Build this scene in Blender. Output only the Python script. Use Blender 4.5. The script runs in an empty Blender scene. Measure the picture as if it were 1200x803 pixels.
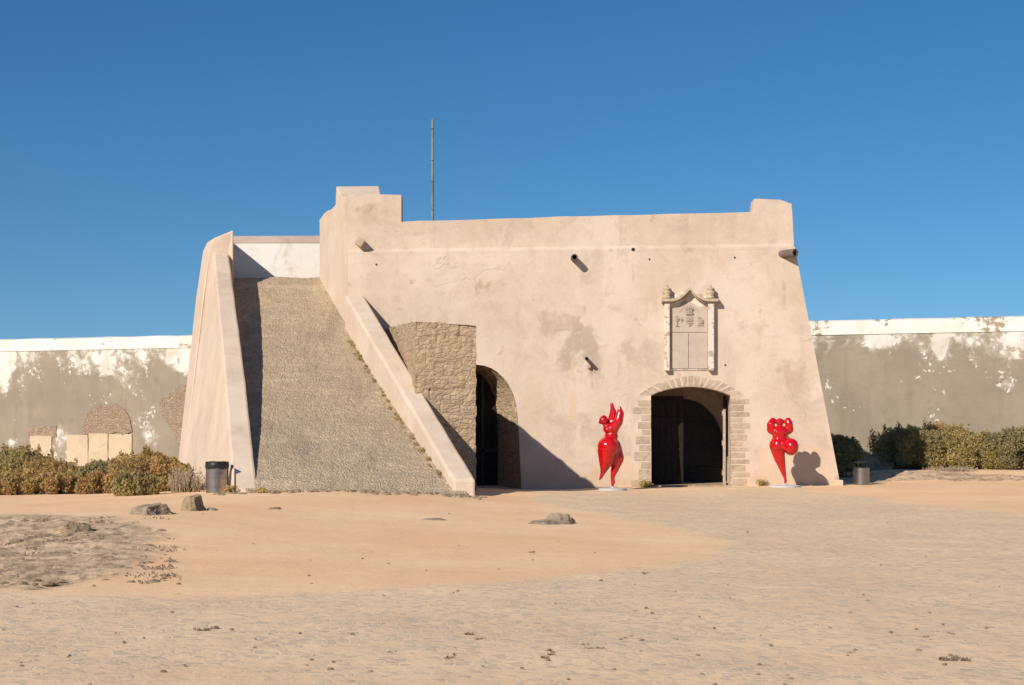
import bpy, bmesh, math, random
import numpy as np
from mathutils import Vector, Matrix, noise as mnoise
random.seed(7); RNG = np.random.default_rng(7)
S = bpy.context.scene
COL = S.collection
R = math.radians
# ------------------------------------------------------------------ camera, sky, sun, exposure
F, CX, HY, EYE = 1780.0, 600.0, 508.0, 1.6        # focal length, centre and eye line of the survey, eye height
cam = bpy.data.cameras.new('camera'); camo = bpy.data.objects.new('camera', cam); COL.objects.link(camo)
cam.sensor_width = 36; cam.lens = 36*F/1200; cam.shift_y = (HY-401.5)/1200
cam.clip_start = 0.1; cam.clip_end = 6000
camo.location = (0, 0, EYE); camo.rotation_euler = (R(90), 0, 0); S.camera = camo
AZ, EL = R(38.5), R(31.3)
w = bpy.data.worlds.new('World'); S.world = w; w.use_nodes = True
nt = w.node_tree; nt.nodes.clear()
sky = nt.nodes.new('ShaderNodeTexSky'); sky.sky_type = 'NISHITA'; sky.sun_disc = False
sky.sun_elevation = EL; sky.sun_rotation = math.atan2(-math.sin(AZ), -math.cos(AZ))
sky.altitude = 0; sky.air_density = 1.0; sky.dust_density = 0.0; sky.ozone_density = 5.0
bg = nt.nodes.new('ShaderNodeBackground'); bg.inputs[1].default_value = 0.08
wo = nt.nodes.new('ShaderNodeOutputWorld')
hs = nt.nodes.new('ShaderNodeHueSaturation'); hs.inputs['Saturation'].default_value = 1.22; hs.inputs['Hue'].default_value = 0.496; hs.inputs['Value'].default_value = 1.0
tcw = nt.nodes.new('ShaderNodeTexCoord'); va = nt.nodes.new('ShaderNodeVectorMath'); va.operation = 'ADD'; va.inputs[1].default_value = (0, 0, .065)
nt.links.new(tcw.outputs['Generated'], va.inputs[0]); nt.links.new(va.outputs[0], sky.inputs['Vector'])
nt.links.new(sky.outputs[0], hs.inputs['Color']); nt.links.new(hs.outputs[0], bg.inputs[0]); nt.links.new(bg.outputs[0], wo.inputs[0])
sl = bpy.data.lights.new('sun', 'SUN'); sl.energy = 4.6; sl.angle = R(0.5); sl.color = (1.0, 0.91, 0.78)
so = bpy.data.objects.new('sun', sl); COL.objects.link(so)
so.rotation_euler = Vector((math.sin(AZ)*math.cos(EL), math.cos(AZ)*math.cos(EL), -math.sin(EL))).to_track_quat('-Z', 'Y').to_euler()
so.location = (-30, -40, 40)
S.view_settings.view_transform = 'Standard'; S.view_settings.look = 'None'
S.view_settings.gamma = 1; S.view_settings.exposure = 0.18; S.view_settings.use_curve_mapping = False
S.cycles.max_bounces = 6

# ------------------------------------------------------------------ helpers
def P(px, py, Y):                                   # survey point at distance Y
    return Vector(((px-CX)*Y/F, Y, EYE+(HY-py)*Y/F))
def PX(px, Y): return (px-CX)*Y/F
def PZ(py, Y): return EYE+(HY-py)*Y/F
BAT = 0.12; FY0 = 45.0
def facY(z): return FY0+BAT*z
def FP(px, py, off=0.0):                            # point on the leaning gate facade, off = metres in front of it
    k = (HY-py)/F
    Y = (FY0-off+BAT*EYE)/(1-BAT*k)
    return P(px, py, Y)
def sstep(a, b, x):
    t = np.clip((x-a)/(b-a), 0, 1); return t*t*(3-2*t)
def gh(x, y):                                       # height of the ground
    x = np.asarray(x, float); y = np.asarray(y, float)
    h = 0.30*np.exp(-((x+4.3)**2)/(2*3.3**2))*np.exp(-((y-34.0)**2)/(2*5.0**2))
    h = h+0.28*sstep(10.5, 13.5, x)*sstep(46, 51.5, y)*(1-sstep(90, 140, y))
    h = h-0.07*np.exp(-((x-0.6)**2)/3.0)*np.exp(-((y-44.5)**2)/4.0)
    h = h+0.06*sstep(4, 9, x)*sstep(34, 41, y)*(1-sstep(60, 70, y))
    d = np.hypot((x+6.5)/3.6, (y-24.0)/5.0)
    h = h+0.16*np.exp(-d**2)
    return h
def ground_at(px, py):                              # where the line of sight of a survey pixel meets the ground
    Y = EYE*F/max(py-HY, 1)
    for _ in range(40):
        Y = 0.5*Y+0.5*(EYE-float(gh(PX(px, Y), Y)))*F/(py-HY)
    return Vector((PX(px, Y), Y, float(gh(PX(px, Y), Y))))
def mesh(name, verts, faces, m=None, parent=None, smooth=False):
    me = bpy.data.meshes.new(name); me.from_pydata([tuple(v) for v in verts], [], faces)
    bm = bmesh.new(); bm.from_mesh(me); bmesh.ops.recalc_face_normals(bm, faces=bm.faces); bm.to_mesh(me); bm.free()
    return link(name, me, m, parent, smooth)
def link(name, me, m=None, parent=None, smooth=False):
    o = bpy.data.objects.new(name, me); COL.objects.link(o)
    if m: me.materials.append(m)
    if parent: o.parent = parent; o.matrix_parent_inverse = Matrix.Translation(-parent.location)
    if smooth: me.polygons.foreach_set('use_smooth', [True]*len(me.polygons))
    me.update(); return o
def frombm(name, bm, m=None, parent=None, smooth=False):
    bmesh.ops.recalc_face_normals(bm, faces=bm.faces)
    me = bpy.data.meshes.new(name); bm.to_mesh(me); bm.free(); return link(name, me, m, parent, smooth)
def thing(name, label, cat, loc=(0, 0, 0), group=None):
    o = bpy.data.objects.new(name, None); COL.objects.link(o); o.location = loc
    o.empty_display_size = 0.2; return tag(o, label, cat, group)
def tag(o, label, cat, group=None):
    o['label'] = label; o['category'] = cat
    if group: o['group'] = group
    return o
def boxes(bm, lo, hi, bev=0.0):
    r = bmesh.ops.create_cube(bm, size=1); vs = r['verts']
    c = (Vector(lo)+Vector(hi))/2; s = Vector(hi)-Vector(lo)
    for v in vs: v.co = Vector((v.co.x*s.x, v.co.y*s.y, v.co.z*s.z))+c
    if bev: bmesh.ops.bevel(bm, geom=list({e for v in vs for e in v.link_edges}), offset=bev, segments=2, affect='EDGES', profile=.5)
    return vs
def hexa(bm, q0, q1):                               # solid between two quads
    a = [bm.verts.new(v) for v in q0]; b = [bm.verts.new(v) for v in q1]; n = len(a)
    bm.faces.new(a); bm.faces.new(b[::-1])
    for i in range(n): bm.faces.new((a[i], b[i], b[(i+1) % n], a[(i+1) % n]))
    return a+b
def bevel_mod(o, wdt, seg=2):
    b = o.modifiers.new('bevel', 'BEVEL'); b.width = wdt; b.segments = seg; b.limit_method = 'ANGLE'; b.angle_limit = R(35)
def bake(o):                                        # turn modifiers into plain mesh
    dg = bpy.context.evaluated_depsgraph_get(); me = bpy.data.meshes.new_from_object(o.evaluated_get(dg))
    o.modifiers.clear(); o.data = me
def tube(bm, pts, radii, n=10, cap=True):
    rings = []
    for i, p in enumerate(pts):
        d = (pts[min(i+1, len(pts)-1)]-pts[max(i-1, 0)]).normalized()
        u = d.cross(Vector((0.3, 0.2, 1)) if abs(d.z) < .9 else Vector((1, 0, 0))).normalized(); v = d.cross(u)
        rings.append([bm.verts.new(p+(u*math.cos(2*math.pi*k/n)+v*math.sin(2*math.pi*k/n))*radii[i]) for k in range(n)])
    for a, b in zip(rings, rings[1:]):
        for k in range(n): bm.faces.new((a[k], a[(k+1) % n], b[(k+1) % n], b[k]))
    if cap: bm.faces.new(rings[0]); bm.faces.new(rings[-1][::-1])
def lathe(bm, prof, c, n=32):
    rings = [[bm.verts.new((c[0]+r*math.cos(2*math.pi*k/n), c[1]+r*math.sin(2*math.pi*k/n), c[2]+z)) for k in range(n)] for r, z in prof]
    for a, b in zip(rings, rings[1:]):
        for k in range(n): bm.faces.new((a[k], a[(k+1) % n], b[(k+1) % n], b[k]))
    bm.faces.new(rings[0]); bm.faces.new(rings[-1])
def fbm(p, o=4): return mnoise.fractal(p, 1.0, 2.0, o)

# ------------------------------------------------------------------ node shorthand
class M:
    def __init__(s, name, rough=0.9, spec=0.3):
        s.m = bpy.data.materials.new(name); s.m.use_nodes = True; s.t = s.m.node_tree; s.b = s.t.nodes['Principled BSDF']
        s.b.inputs['Roughness'].default_value = rough; s.b.inputs['Specular IOR Level'].default_value = spec
        s.tc = s.t.nodes.new('ShaderNodeTexCoord'); s.P = s.tc.outputs['Object']
    def lk(s, v, sock):
        if isinstance(v, bpy.types.NodeSocket): s.t.links.new(v, sock)
        elif v is not None:
            if sock.type == 'RGBA' and len(v) == 3: v = (*v, 1)
            sock.default_value = v
    def scale(s, xyz, loc=(0, 0, 0), src=None):
        n = s.t.nodes.new('ShaderNodeMapping'); n.inputs['Scale'].default_value = xyz; n.inputs['Location'].default_value = loc
        s.lk(src or s.P, n.inputs[0]); return n.outputs[0]
    def noise(s, sc, det=5, rough=.55, vec=None, dist=0):
        n = s.t.nodes.new('ShaderNodeTexNoise'); n.inputs['Scale'].default_value = sc; n.inputs['Detail'].default_value = det
        n.inputs['Roughness'].default_value = rough; n.inputs['Distortion'].default_value = dist; s.lk(vec or s.P, n.inputs['Vector']); return n.outputs[0]
    def voro(s, sc, feat='F1', out='Distance', vec=None, rnd=1):
        n = s.t.nodes.new('ShaderNodeTexVoronoi'); n.feature = feat; n.inputs['Scale'].default_value = sc; n.inputs['Randomness'].default_value = rnd
        s.lk(vec or s.P, n.inputs['Vector']); return n.outputs[out]
    def mth(s, op, a, b=None, c=None):
        n = s.t.nodes.new('ShaderNodeMath'); n.operation = op
        for i, v in enumerate((a, b, c)):
            if v is not None: s.lk(v, n.inputs[i])
        return n.outputs[0]
    def rng(s, v, a, b, lo=0., hi=1.):
        n = s.t.nodes.new('ShaderNodeMapRange'); n.interpolation_type = 'SMOOTHSTEP'; s.lk(v, n.inputs[0])
        for i, x in enumerate((a, b, lo, hi)): n.inputs[i+1].default_value = x
        return n.outputs[0]
    def mix(s, f, a, b, mode='MIX'):
        n = s.t.nodes.new('ShaderNodeMix'); n.data_type = 'RGBA'; n.blend_type = mode
        s.lk(f, n.inputs[0]); s.lk(a, n.inputs[6]); s.lk(b, n.inputs[7]); return n.outputs[2]
    def sep(s, v=None):
        n = s.t.nodes.new('ShaderNodeSeparateXYZ'); s.lk(v or s.P, n.inputs[0]); return n.outputs
    def spot(s, c, r):                              # soft ellipsoid mask round a point: 1 inside, 0 at its rim
        n = s.t.nodes.new('ShaderNodeMapping'); n.vector_type = 'POINT'
        n.inputs['Scale'].default_value = tuple(1/x for x in r); n.inputs['Location'].default_value = tuple(-a/b for a, b in zip(c, r)); s.lk(s.P, n.inputs[0])
        l = s.t.nodes.new('ShaderNodeVectorMath'); l.operation = 'LENGTH'; s.lk(n.outputs[0], l.inputs[0]); return s.rng(l.outputs[1], 1.0, 0.2)
    def mixvec(s, sc, amt):                         # position shaken by a colour noise
        nn = s.t.nodes.new('ShaderNodeTexNoise'); nn.inputs['Scale'].default_value = sc; nn.inputs['Detail'].default_value = 6; s.lk(s.P, nn.inputs['Vector'])
        q = s.t.nodes.new('ShaderNodeVectorMath'); q.operation = 'MULTIPLY_ADD'; q.inputs[1].default_value = (amt*3,)*3
        s.lk(nn.outputs['Color'], q.inputs[0]); s.lk(s.P, q.inputs[2]); return q.outputs[0]
    def attr(s, name):
        n = s.t.nodes.new('ShaderNodeAttribute'); n.attribute_name = name; return n.outputs['Fac']
    def bump(s, h, strength=.5, dist=.02, prev=None):
        n = s.t.nodes.new('ShaderNodeBump'); n.inputs['Strength'].default_value = strength; n.inputs['Distance'].default_value = dist
        s.lk(h, n.inputs['Height'])
        if prev: s.lk(prev, n.inputs['Normal'])
        return n.outputs[0]
    def out(s, col, nrm=None, **kw):
        s.lk(col, s.b.inputs['Base Color'])
        if nrm: s.lk(nrm, s.b.inputs['Normal'])
        for k, v in kw.items(): s.lk(v, s.b.inputs[k])
        return s.m

def plaster(name, base, light, dark, spots=(), streak=0.35, zig=1.0, foot=False):
    m = M(name, .92, .15)
    c = m.mix(m.rng(m.noise(.45, 8, .66), .36, .64), base, light)
    c = m.mix(m.mth('MULTIPLY', m.rng(m.noise(1.0, 11, .76, dist=.7), .48, .67), .55), c, dark)
    c = m.mix(m.mth('MULTIPLY', m.rng(m.noise(1.0, 5, .6, m.scale((2.4, 2.4, .16))), .52, .75), streak), c, dark)
    c = m.mix(m.mth('MULTIPLY', m.rng(m.noise(3.3, 8, .72), .52, .70), .6), c, light)
    c = m.mix(m.mth('MULTIPLY', m.rng(m.noise(14, 4, .6), .60, .78), .35), c, dark)
    brk = m.noise(1.1, 8, .68)
    for cc, rr, colr, amt in spots:
        f = m.mth('MULTIPLY', m.rng(m.mth('ADD', m.mth('MULTIPLY', m.spot(cc, rr), .50), m.mth('MULTIPLY', m.mth('SUBTRACT', brk, .5), 2.3)), .25, .60), amt)
        c = m.mix(f, c, colr)
    c = m.mix(m.mth('MULTIPLY', m.rng(m.noise(22, 3, .6), .66, .72), .5), c, dark)                       # pits
    crk = m.rng(m.voro(.55, 'DISTANCE_TO_EDGE', 'Distance', m.mixvec(1.1, .35)), .012, .0)
    crk = m.mth('MULTIPLY', crk, m.rng(m.noise(.6, 3, .5), .57, .68))
    c = m.mix(m.mth('MULTIPLY', crk, .22), c, tuple(.6*x for x in dark))
    if foot:
        z = m.sep()[2]; c = m.mix(m.mth('MULTIPLY', m.rng(m.mth('ADD', z, m.mth('MULTIPLY', m.noise(1.6, 7, .7), -1.8)), -.1, -.95), .75), c, (.60, .42, .285))
    h = m.mth('ADD', m.mth('MULTIPLY', m.noise(2.2, 6, .6), .8), m.mth('MULTIPLY', m.noise(18, 4, .6), .22))
    h = m.mth('SUBTRACT', h, m.mth('MULTIPLY', crk, .5))
    return m.out(c, m.bump(h, .45*zig, .05))

def v3(p): return (p.x, p.y, p.z)
PINK = (.555, .430, .332); PINKL = (.635, .515, .412); PINKD = (.425, .32, .247)
fs = []
def sp(px, py, wpx, hpx, colr, amt): fs.append((v3(FP(px, py)), (wpx/39.5, 3.0, hpx/39.5), colr, amt))
sp(680, 415, 48, 60, (.33, .25, .185), .6); sp(655, 380, 40, 35, (.40, .30, .22), .6); sp(735, 420, 26, 40, (.38, .28, .2), .5)
sp(690, 520, 40, 70, (.40, .30, .22), .45); sp(672, 470, 7, 110, (.60, .45, .28), .8); sp(672, 335, 4, 30, (.62, .45, .27), .6)
sp(850, 325, 90, 50, PINKL, .5); sp(560, 400, 90, 45, PINKL, .5); sp(930, 440, 35, 60, (.40, .29, .21), .5); sp(630, 480, 28, 60, (.60, .46, .34), .6)
sp(960, 540, 40, 40, (.62, .43, .29), .5); sp(720, 548, 60, 40, (.64, .46, .33), .6); sp(905, 540, 40, 50, (.62, .45, .32), .5); sp(440, 250, 40, 25, (.38, .28, .2), .35)
sp(919, 345, 6, 60, (.42, .31, .22), .6); sp(693, 455, 5, 40, (.40, .29, .2), .6); sp(783, 470, 5, 35, (.42, .31, .22), .5); sp(835, 465, 5, 32, (.42, .31, .22), .5); sp(742, 320, 3, 30, (.42, .31, .22), .5)
M_PL = plaster('pink_lime_plaster', PINK, PINKL, PINKD, fs, foot=True)
M_PL2 = plaster('pink_lime_render', (.58, .45, .345), (.65, .52, .41), (.49, .37, .28), (), .10)
M_WHITE = plaster('whitewash', (.72, .68, .62), (.78, .75, .70), (.48, .40, .31), (), .12)
M_COPE = plaster('pale_coping', (.50, .36, .28), (.58, .44, .35), (.36, .28, .22))

def rubble(name, c1, c2, c3, mortar, sc=3.2, flat=1.6, dep=.08):
    m = M(name, .95, .15)
    wv = m.noise(1.4, 3, .5)
    n = m.t.nodes.new('ShaderNodeVectorMath'); n.operation = 'ADD'; m.lk(m.scale((1, 1, flat)), n.inputs[0])
    nn = m.t.nodes.new('ShaderNodeTexNoise'); nn.inputs['Scale'].default_value = 2.5; m.lk(m.P, nn.inputs['Vector'])
    q = m.t.nodes.new('ShaderNodeVectorMath'); q.operation = 'SCALE'; q.inputs['Scale'].default_value = .22; m.lk(nn.outputs['Color'], q.inputs[0]); m.lk(q.outputs[0], n.inputs[1])
    vec = n.outputs[0]
    e = m.voro(sc, 'DISTANCE_TO_EDGE', 'Distance', vec); idc = m.voro(sc, 'F1', 'Color', vec)
    s = m.sep(idc)
    c = m.mix(s[0], c1, c2); c = m.mix(m.rng(s[1], .55, .9), c, c3)
    c = m.mix(m.rng(m.noise(6, 8, .75), .45, .62, 0, .6), c, mortar)
    c = m.mix(m.rng(m.noise(4.5, 8, .8), .56, .68, 0, .6), c, tuple(x*.5 for x in mortar))
    c = m.mix(m.rng(e, .10, .0, 0, .5), c, mortar)
    h = m.mth('ADD', m.mth('MULTIPLY', m.rng(e, 0, .16), .32), m.mth('MULTIPLY', m.noise(7, 8, .78), 1.25))
    return m.out(c, m.bump(h, 1.0, dep))
M_RUB = rubble('rubble_masonry', (.52, .39, .26), (.42, .305, .20), (.57, .42, .265), (.47, .35, .24), 4.2, 2.3, .06)
M_RUB2 = rubble('exposed_rubble', (.45, .335, .235), (.36, .26, .18), (.50, .37, .26), (.42, .315, .225), 6.5, 1.3, .09)
def worn_stone(mat, over):
    t = mat.node_tree; b = t.nodes['Principled BSDF']; l = b.inputs['Base Color'].links[0]; src = l.from_socket
    tc = t.nodes.new('ShaderNodeTexCoord'); n = t.nodes.new('ShaderNodeTexNoise'); n.inputs['Scale'].default_value = 2.4; n.inputs['Detail'].default_value = 8; n.inputs['Roughness'].default_value = .72
    r = t.nodes.new('ShaderNodeMapRange'); r.inputs[1].default_value = .44; r.inputs[2].default_value = .60; r.inputs[4].default_value = .85
    x = t.nodes.new('ShaderNodeMix'); x.data_type = 'RGBA'; t.links.new(tc.outputs['Object'], n.inputs[0]); t.links.new(n.outputs[0], r.inputs[0]); t.links.new(r.outputs[0], x.inputs[0])
    t.links.new(src, x.inputs[6]); x.inputs[7].default_value = (*over, 1); t.links.new(x.outputs[2], b.inputs['Base Color'])
M_STONE = rubble('dressed_stone', (.43, .325, .23), (.37, .275, .19), (.47, .36, .25), (.46, .36, .265), 2.3, 1, .03)

worn_stone(M_STONE, (.55, .425, .325))
def ramp_mat():
    m = M('ramp_cobbles', .95, .15)
    e = m.voro(12, 'DISTANCE_TO_EDGE'); s = m.sep(m.voro(12, 'F1', 'Color'))
    c = m.mix(s[0], (.44, .325, .215), (.575, .44, .30)); c = m.mix(m.rng(s[1], .7, 1.), c, (.50, .41, .31))
    c = m.mix(m.rng(e, .10, .0, 0, .55), c, (.30, .23, .155))
    c = m.mix(m.rng(m.noise(.8, 6, .65), .42, .68, 0, .6), c, (.38, .295, .205))
    c = m.mix(m.rng(m.noise(2.6, 5, .6), .55, .72, 0, .5), c, (.46, .37, .27))
    bx, by, bz = m.sep()
    c = m.mix(m.mth('MULTIPLY', m.rng(m.noise(1.0, 5, .65, m.scale((.22, 1.5, 0))), .55, .68), .55), c, (.61, .47, .325))
    c = m.mix(m.mth('MULTIPLY', m.rng(m.noise(.5, 5, .65, m.scale((1.6, .35, 0))), .52, .66), .5), c, (.30, .235, .165))
    c = m.mix(m.rng(m.noise(7, 6, .75), .58, .66, 0, .7), c, (.24, .185, .125))
    h = m.mth('ADD', m.mth('MULTIPLY', m.rng(e, 0, .2), .55), m.mth('MULTIPLY', m.noise(10, 9, .82), 1.1))
    return m.out(c, m.bump(h, .75, .045))
M_RAMP = ramp_mat()

def ground_mat():
    m = M('sandy_ground', .97, .08)
    cob = m.attr('cobble'); scr = m.attr('scrub')
    brk = m.mth('ADD', m.mth('MULTIPLY', m.mth('SUBTRACT', m.noise(.7, 8, .72), .5), 1.5), m.mth('MULTIPLY', m.mth('SUBTRACT', m.noise(.22, 3, .5), .5), .9))
    k = m.rng(m.mth('ADD', cob, brk), .30, .75)
    sand = m.mix(m.rng(m.noise(.25, 6, .6), .35, .65), (.80, .51, .30), (.86, .58, .355))
    sand = m.mix(m.rng(m.noise(3.5, 6, .7), .5, .75, 0, .5), sand, (.72, .465, .28))
    dust = m.mix(m.rng(m.noise(.45, 6, .6), .35, .65), (.76, .53, .335), (.82, .59, .38))
    dust = m.mix(m.rng(m.noise(6, 5, .7), .5, .75, 0, .6), dust, (.58, .43, .295))
    e = m.voro(11, 'DISTANCE_TO_EDGE'); s = m.sep(m.voro(11, 'F1', 'Color'))
    stone = m.mix(s[0], (.55, .425, .305), (.64, .495, .355)); stone = m.mix(m.rng(s[2], .75, 1), stone, (.46, .375, .29))
    sel = m.mth('ADD', m.mth('MULTIPLY', s[1], .55), m.noise(.55, 6, .65))
    vis = m.mth('MULTIPLY', m.rng(sel, .62, .88, 0, .72), m.rng(e, .0, .16, .15, 1))
    cobc = m.mix(vis, dust, stone)
    cobc = m.mix(m.mth('MULTIPLY', m.rng(m.noise(5.5, 8, .78, m.scale((1, .55, 1))), .52, .68), .55), cobc, (.50, .40, .295))
    cobc = m.mix(m.rng(m.noise(2.2, 8, .75), .54, .70, 0, .6), cobc, (.80, .57, .37))
    c = m.mix(k, sand, cobc)
    sc = m.rng(m.mth('ADD', scr, brk), .3, .8)
    scol = m.mix(m.rng(m.noise(1.8, 8, .75), .40, .60), (.74, .525, .345), (.50, .35, .225))
    scol = m.mix(m.rng(m.noise(5, 8, .78, m.scale((1, .5, 1))), .47, .60), scol, (.30, .21, .135))
    c = m.mix(sc, c, scol)
    h = m.mth('ADD', m.mth('MULTIPLY', m.noise(4, 7, .7), 1.0), m.mth('MULTIPLY', m.mth('MULTIPLY', vis, k), .25))
    h = m.mth('ADD', h, m.mth('MULTIPLY', m.mth('MULTIPLY', m.noise(2.3, 6, .7), sc), 2.0))
    return m.out(c, m.bump(h, .55, .03))
M_GROUND = ground_mat()

def simple(name, col, rough=.6, metal=0., var=.15, sc=6., spec=.4, bumpd=0.):
    m = M(name, rough, spec); m.b.inputs['Metallic'].default_value = metal
    c = m.mix(m.rng(m.noise(sc, 5, .6), .35, .7), col, tuple(x*(1-var) for x in col))
    return m.out(c, m.bump(m.noise(sc*4, 4), .4, bumpd) if bumpd else None)
M_SLABC = plaster('cream_slab', (.52, .40, .28), (.58, .46, .33), (.42, .31, .21), (), .3)
M_STEEL = simple('brushed_steel', (.34, .31, .27), .33, .9, .25, 5)
M_BLACK = simple('black_plastic', (.02, .02, .022), .45, 0, .3)
M_WOOD = simple('dark_old_wood', (.026, .018, .016), .8, 0, .4, 4, .2, .01)
M_EDGE = simple('pale_wood_edge', (.46, .37, .29), .8, 0, .3, 8)
M_CLAY = simple('old_clay_pipe', (.17, .13, .105), .85, 0, .4, 12)
M_BASE = simple('grey_painted_plate', (.50, .50, .50), .6, 0, .12, 8)
M_BLUE = simple('dark_blue_plate', (.03, .05, .13), .5)
M_POLE = simple('rusty_pole', (.27, .24, .23), .7, .2, .4, 3)
M_IRON = simple('dark_iron', (.05, .045, .04), .6, .6, .3)
def red():
    m = M('glossy_red_paint', .12, .5); m.b.inputs['Coat Weight'].default_value = .45; m.b.inputs['Coat Roughness'].default_value = .04
    return m.out(m.mix(m.rng(m.noise(3, 3), .3, .7), (.52, .004, .007), (.46, .004, .006)))
M_RED = red()
def rockm(name, a, b, c3):
    m = M(name, .95, .15)
    c = m.mix(m.rng(m.noise(3, 7, .65), .4, .62), a, b); c = m.mix(m.rng(m.noise(10, 6, .7), .55, .7), c, c3)
    return m.out(c, m.bump(m.noise(9, 8, .7), .9, .06))
M_ROCK = rockm('weathered_limestone', (.36, .265, .165), (.28, .205, .13), (.19, .14, .095))
M_ROCK2 = rockm('grey_rock', (.36, .275, .20), (.27, .205, .15), (.17, .135, .10))
def leafm(name, a, b, c3):
    m = M(name, .75, .2); t = m.attr('tint')
    c = m.mix(m.rng(t, .1, .75), a, b); c = m.mix(m.rng(t, .80, 1.), c, c3)
    tr = m.t.nodes.new('ShaderNodeBsdfTranslucent'); m.lk(c, tr.inputs[0])
    ad = m.t.nodes.new('ShaderNodeMixShader'); ad.inputs[0].default_value = .4
    o = m.t.nodes['Material Output']; m.lk(c, m.b.inputs['Base Color'])
    m.lk(m.b.outputs[0], ad.inputs[1]); m.lk(tr.outputs[0], ad.inputs[2]); m.t.links.new(ad.outputs[0], o.inputs[0]); return m.m
M_LEAF = [leafm('olive_leaves', (0.326, 0.267, 0.113), (0.479, 0.381, 0.164), (0.651, 0.479, 0.223)),
          leafm('brown_green_leaves', (0.384, 0.267, 0.113), (0.576, 0.389, 0.164), (0.728, 0.496, 0.240)),
          leafm('dark_green_leaves', (0.241, 0.221, 0.103), (0.365, 0.319, 0.147), (0.518, 0.408, 0.189)),
          leafm('dry_straw', (.34, .27, .18), (.44, .35, .25), (.52, .43, .32)),
          leafm('dead_brown_scrub', (.26, .19, .125), (.38, .28, .185), (.46, .35, .24))]
M_TWIG = simple('grey_twigs', (.20, .16, .125), .9, 0, .3)

# ------------------------------------------------------------------ ground
def ax(*segs):
    out = []
    for a, b, st in segs: out += list(np.arange(a, b, st))
    return np.array(out)
def build_ground():
    xs = ax((-3000, -200, 400), (-200, -40, 20), (-40, -24, 1), (-24, 22, .16), (22, 40, 1), (40, 200, 20), (200, 3001, 400))
    ys = ax((-400, -20, 60), (-20, 6, 2), (6, 30, .13), (30, 60, .2), (60, 80, 1), (80, 200, 20), (200, 4001, 400))
    X, Y = np.meshgrid(xs, ys); Z = gh(X, Y)
    near = np.exp(-(np.maximum(np.abs(X)-22, 0)/6)**2)*np.exp(-(np.maximum(Y-58, 0)/6)**2)
    def poly_sd(pts):
        sd = np.full(X.shape, 1e9); ins = np.zeros(X.shape, bool); n = len(pts)
        for i in range(n):
            x1, y1 = pts[i]; x2, y2 = pts[(i+1) % n]; dx, dy = x2-x1, y2-y1
            t = np.clip(((X-x1)*dx+(Y-y1)*dy)/(dx*dx+dy*dy+1e-9), 0, 1); sd = np.minimum(sd, np.hypot(X-x1-t*dx, Y-y1-t*dy))
            with np.errstate(divide='ignore', invalid='ignore'):
                ins ^= ((y1 > Y) != (y2 > Y)) & (X < dx*(Y-y1)/(dy+1e-12)+x1)
        return np.where(ins, sd, -sd)
    g = lambda l: [tuple(ground_at(*p).xy) for p in l]
    sandA = g([(-60, 690), (130, 700), (240, 697), (400, 694), (600, 681), (720, 668), (820, 655), (856, 641), (845, 630), (800, 620), (740, 609), (690, 600), (650, 592), (630, 586)])
    sandA += [(0.6, 44), (0.6, 60), (-40, 60), (-40, 20)]
    sandB = [(8.7, 43.5)]+g([(940, 577), (1000, 581), (1060, 588), (1120, 595), (1200, 604), (1300, 614)])+[(40, 34), (40, 62), (8.7, 62)]
    sa, sb = poly_sd(sandA), poly_sd(sandB)
    cob = 1-np.maximum(sstep(-.9, .9, sa), sstep(-1.0, 1.0, sb))
    cob = np.where(Y < 12, cob*(0.60+.4*sstep(8.5, 12, Y)), cob)
    scrub = sstep(-.7, .9, poly_sd(g([(-120, 600), (60, 603), (140, 608), (210, 626), (195, 648), (150, 672), (60, 690), (-120, 690)])))*.95
    bushbed = sstep(-.6, .8, poly_sd([(-24, 60), (-24, 38.5), (-12.8, 39.6), (-10.0, 42), (-8.8, 44), (-10, 60)]))
    bedR = sstep(-.4, .5, poly_sd([(9.9, 47.0), (13, 47.5), (17.2, 47.2), (16.5, 49.3), (13.5, 51), (9.7, 58)]))*.85
    scrub = np.maximum(np.maximum(scrub, bushbed), bedR)
    dz = np.zeros(X.shape); it = np.argwhere(near > .02)
    for i, j in it:
        x, y = X[i, j], Y[i, j]
        a = .018*mnoise.noise((x*.9, y*.9, 3))+.008*mnoise.noise((x*3.1, y*3.1, 7))
        if scrub[i, j] > .05: a += scrub[i, j]*(.07*fbm((x*1.1, y*1.1, 1))+.06*abs(mnoise.noise((x*3, y*3, 2)))+.025*mnoise.noise((x*8, y*8, 2)))
        dz[i, j] = a*near[i, j]
    Z = Z+dz
    ny, nx = X.shape; V = np.stack([X, Y, Z], -1).reshape(-1, 3); I = np.arange(ny*nx).reshape(ny, nx)
    Fc = np.stack([I[:-1, :-1], I[:-1, 1:], I[1:, 1:], I[1:, :-1]], -1).reshape(-1, 4)
    me = bpy.data.meshes.new('ground'); me.from_pydata(V.tolist(), [], Fc.tolist())
    for nm, arr in (('cobble', cob), ('scrub', scrub)):
        me.attributes.new(nm, 'FLOAT', 'POINT').data.foreach_set('value', arr.reshape(-1).astype(np.float32))
    o = link('ground', me, M_GROUND, None, True); o['kind'] = 'structure'
build_ground()

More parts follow.
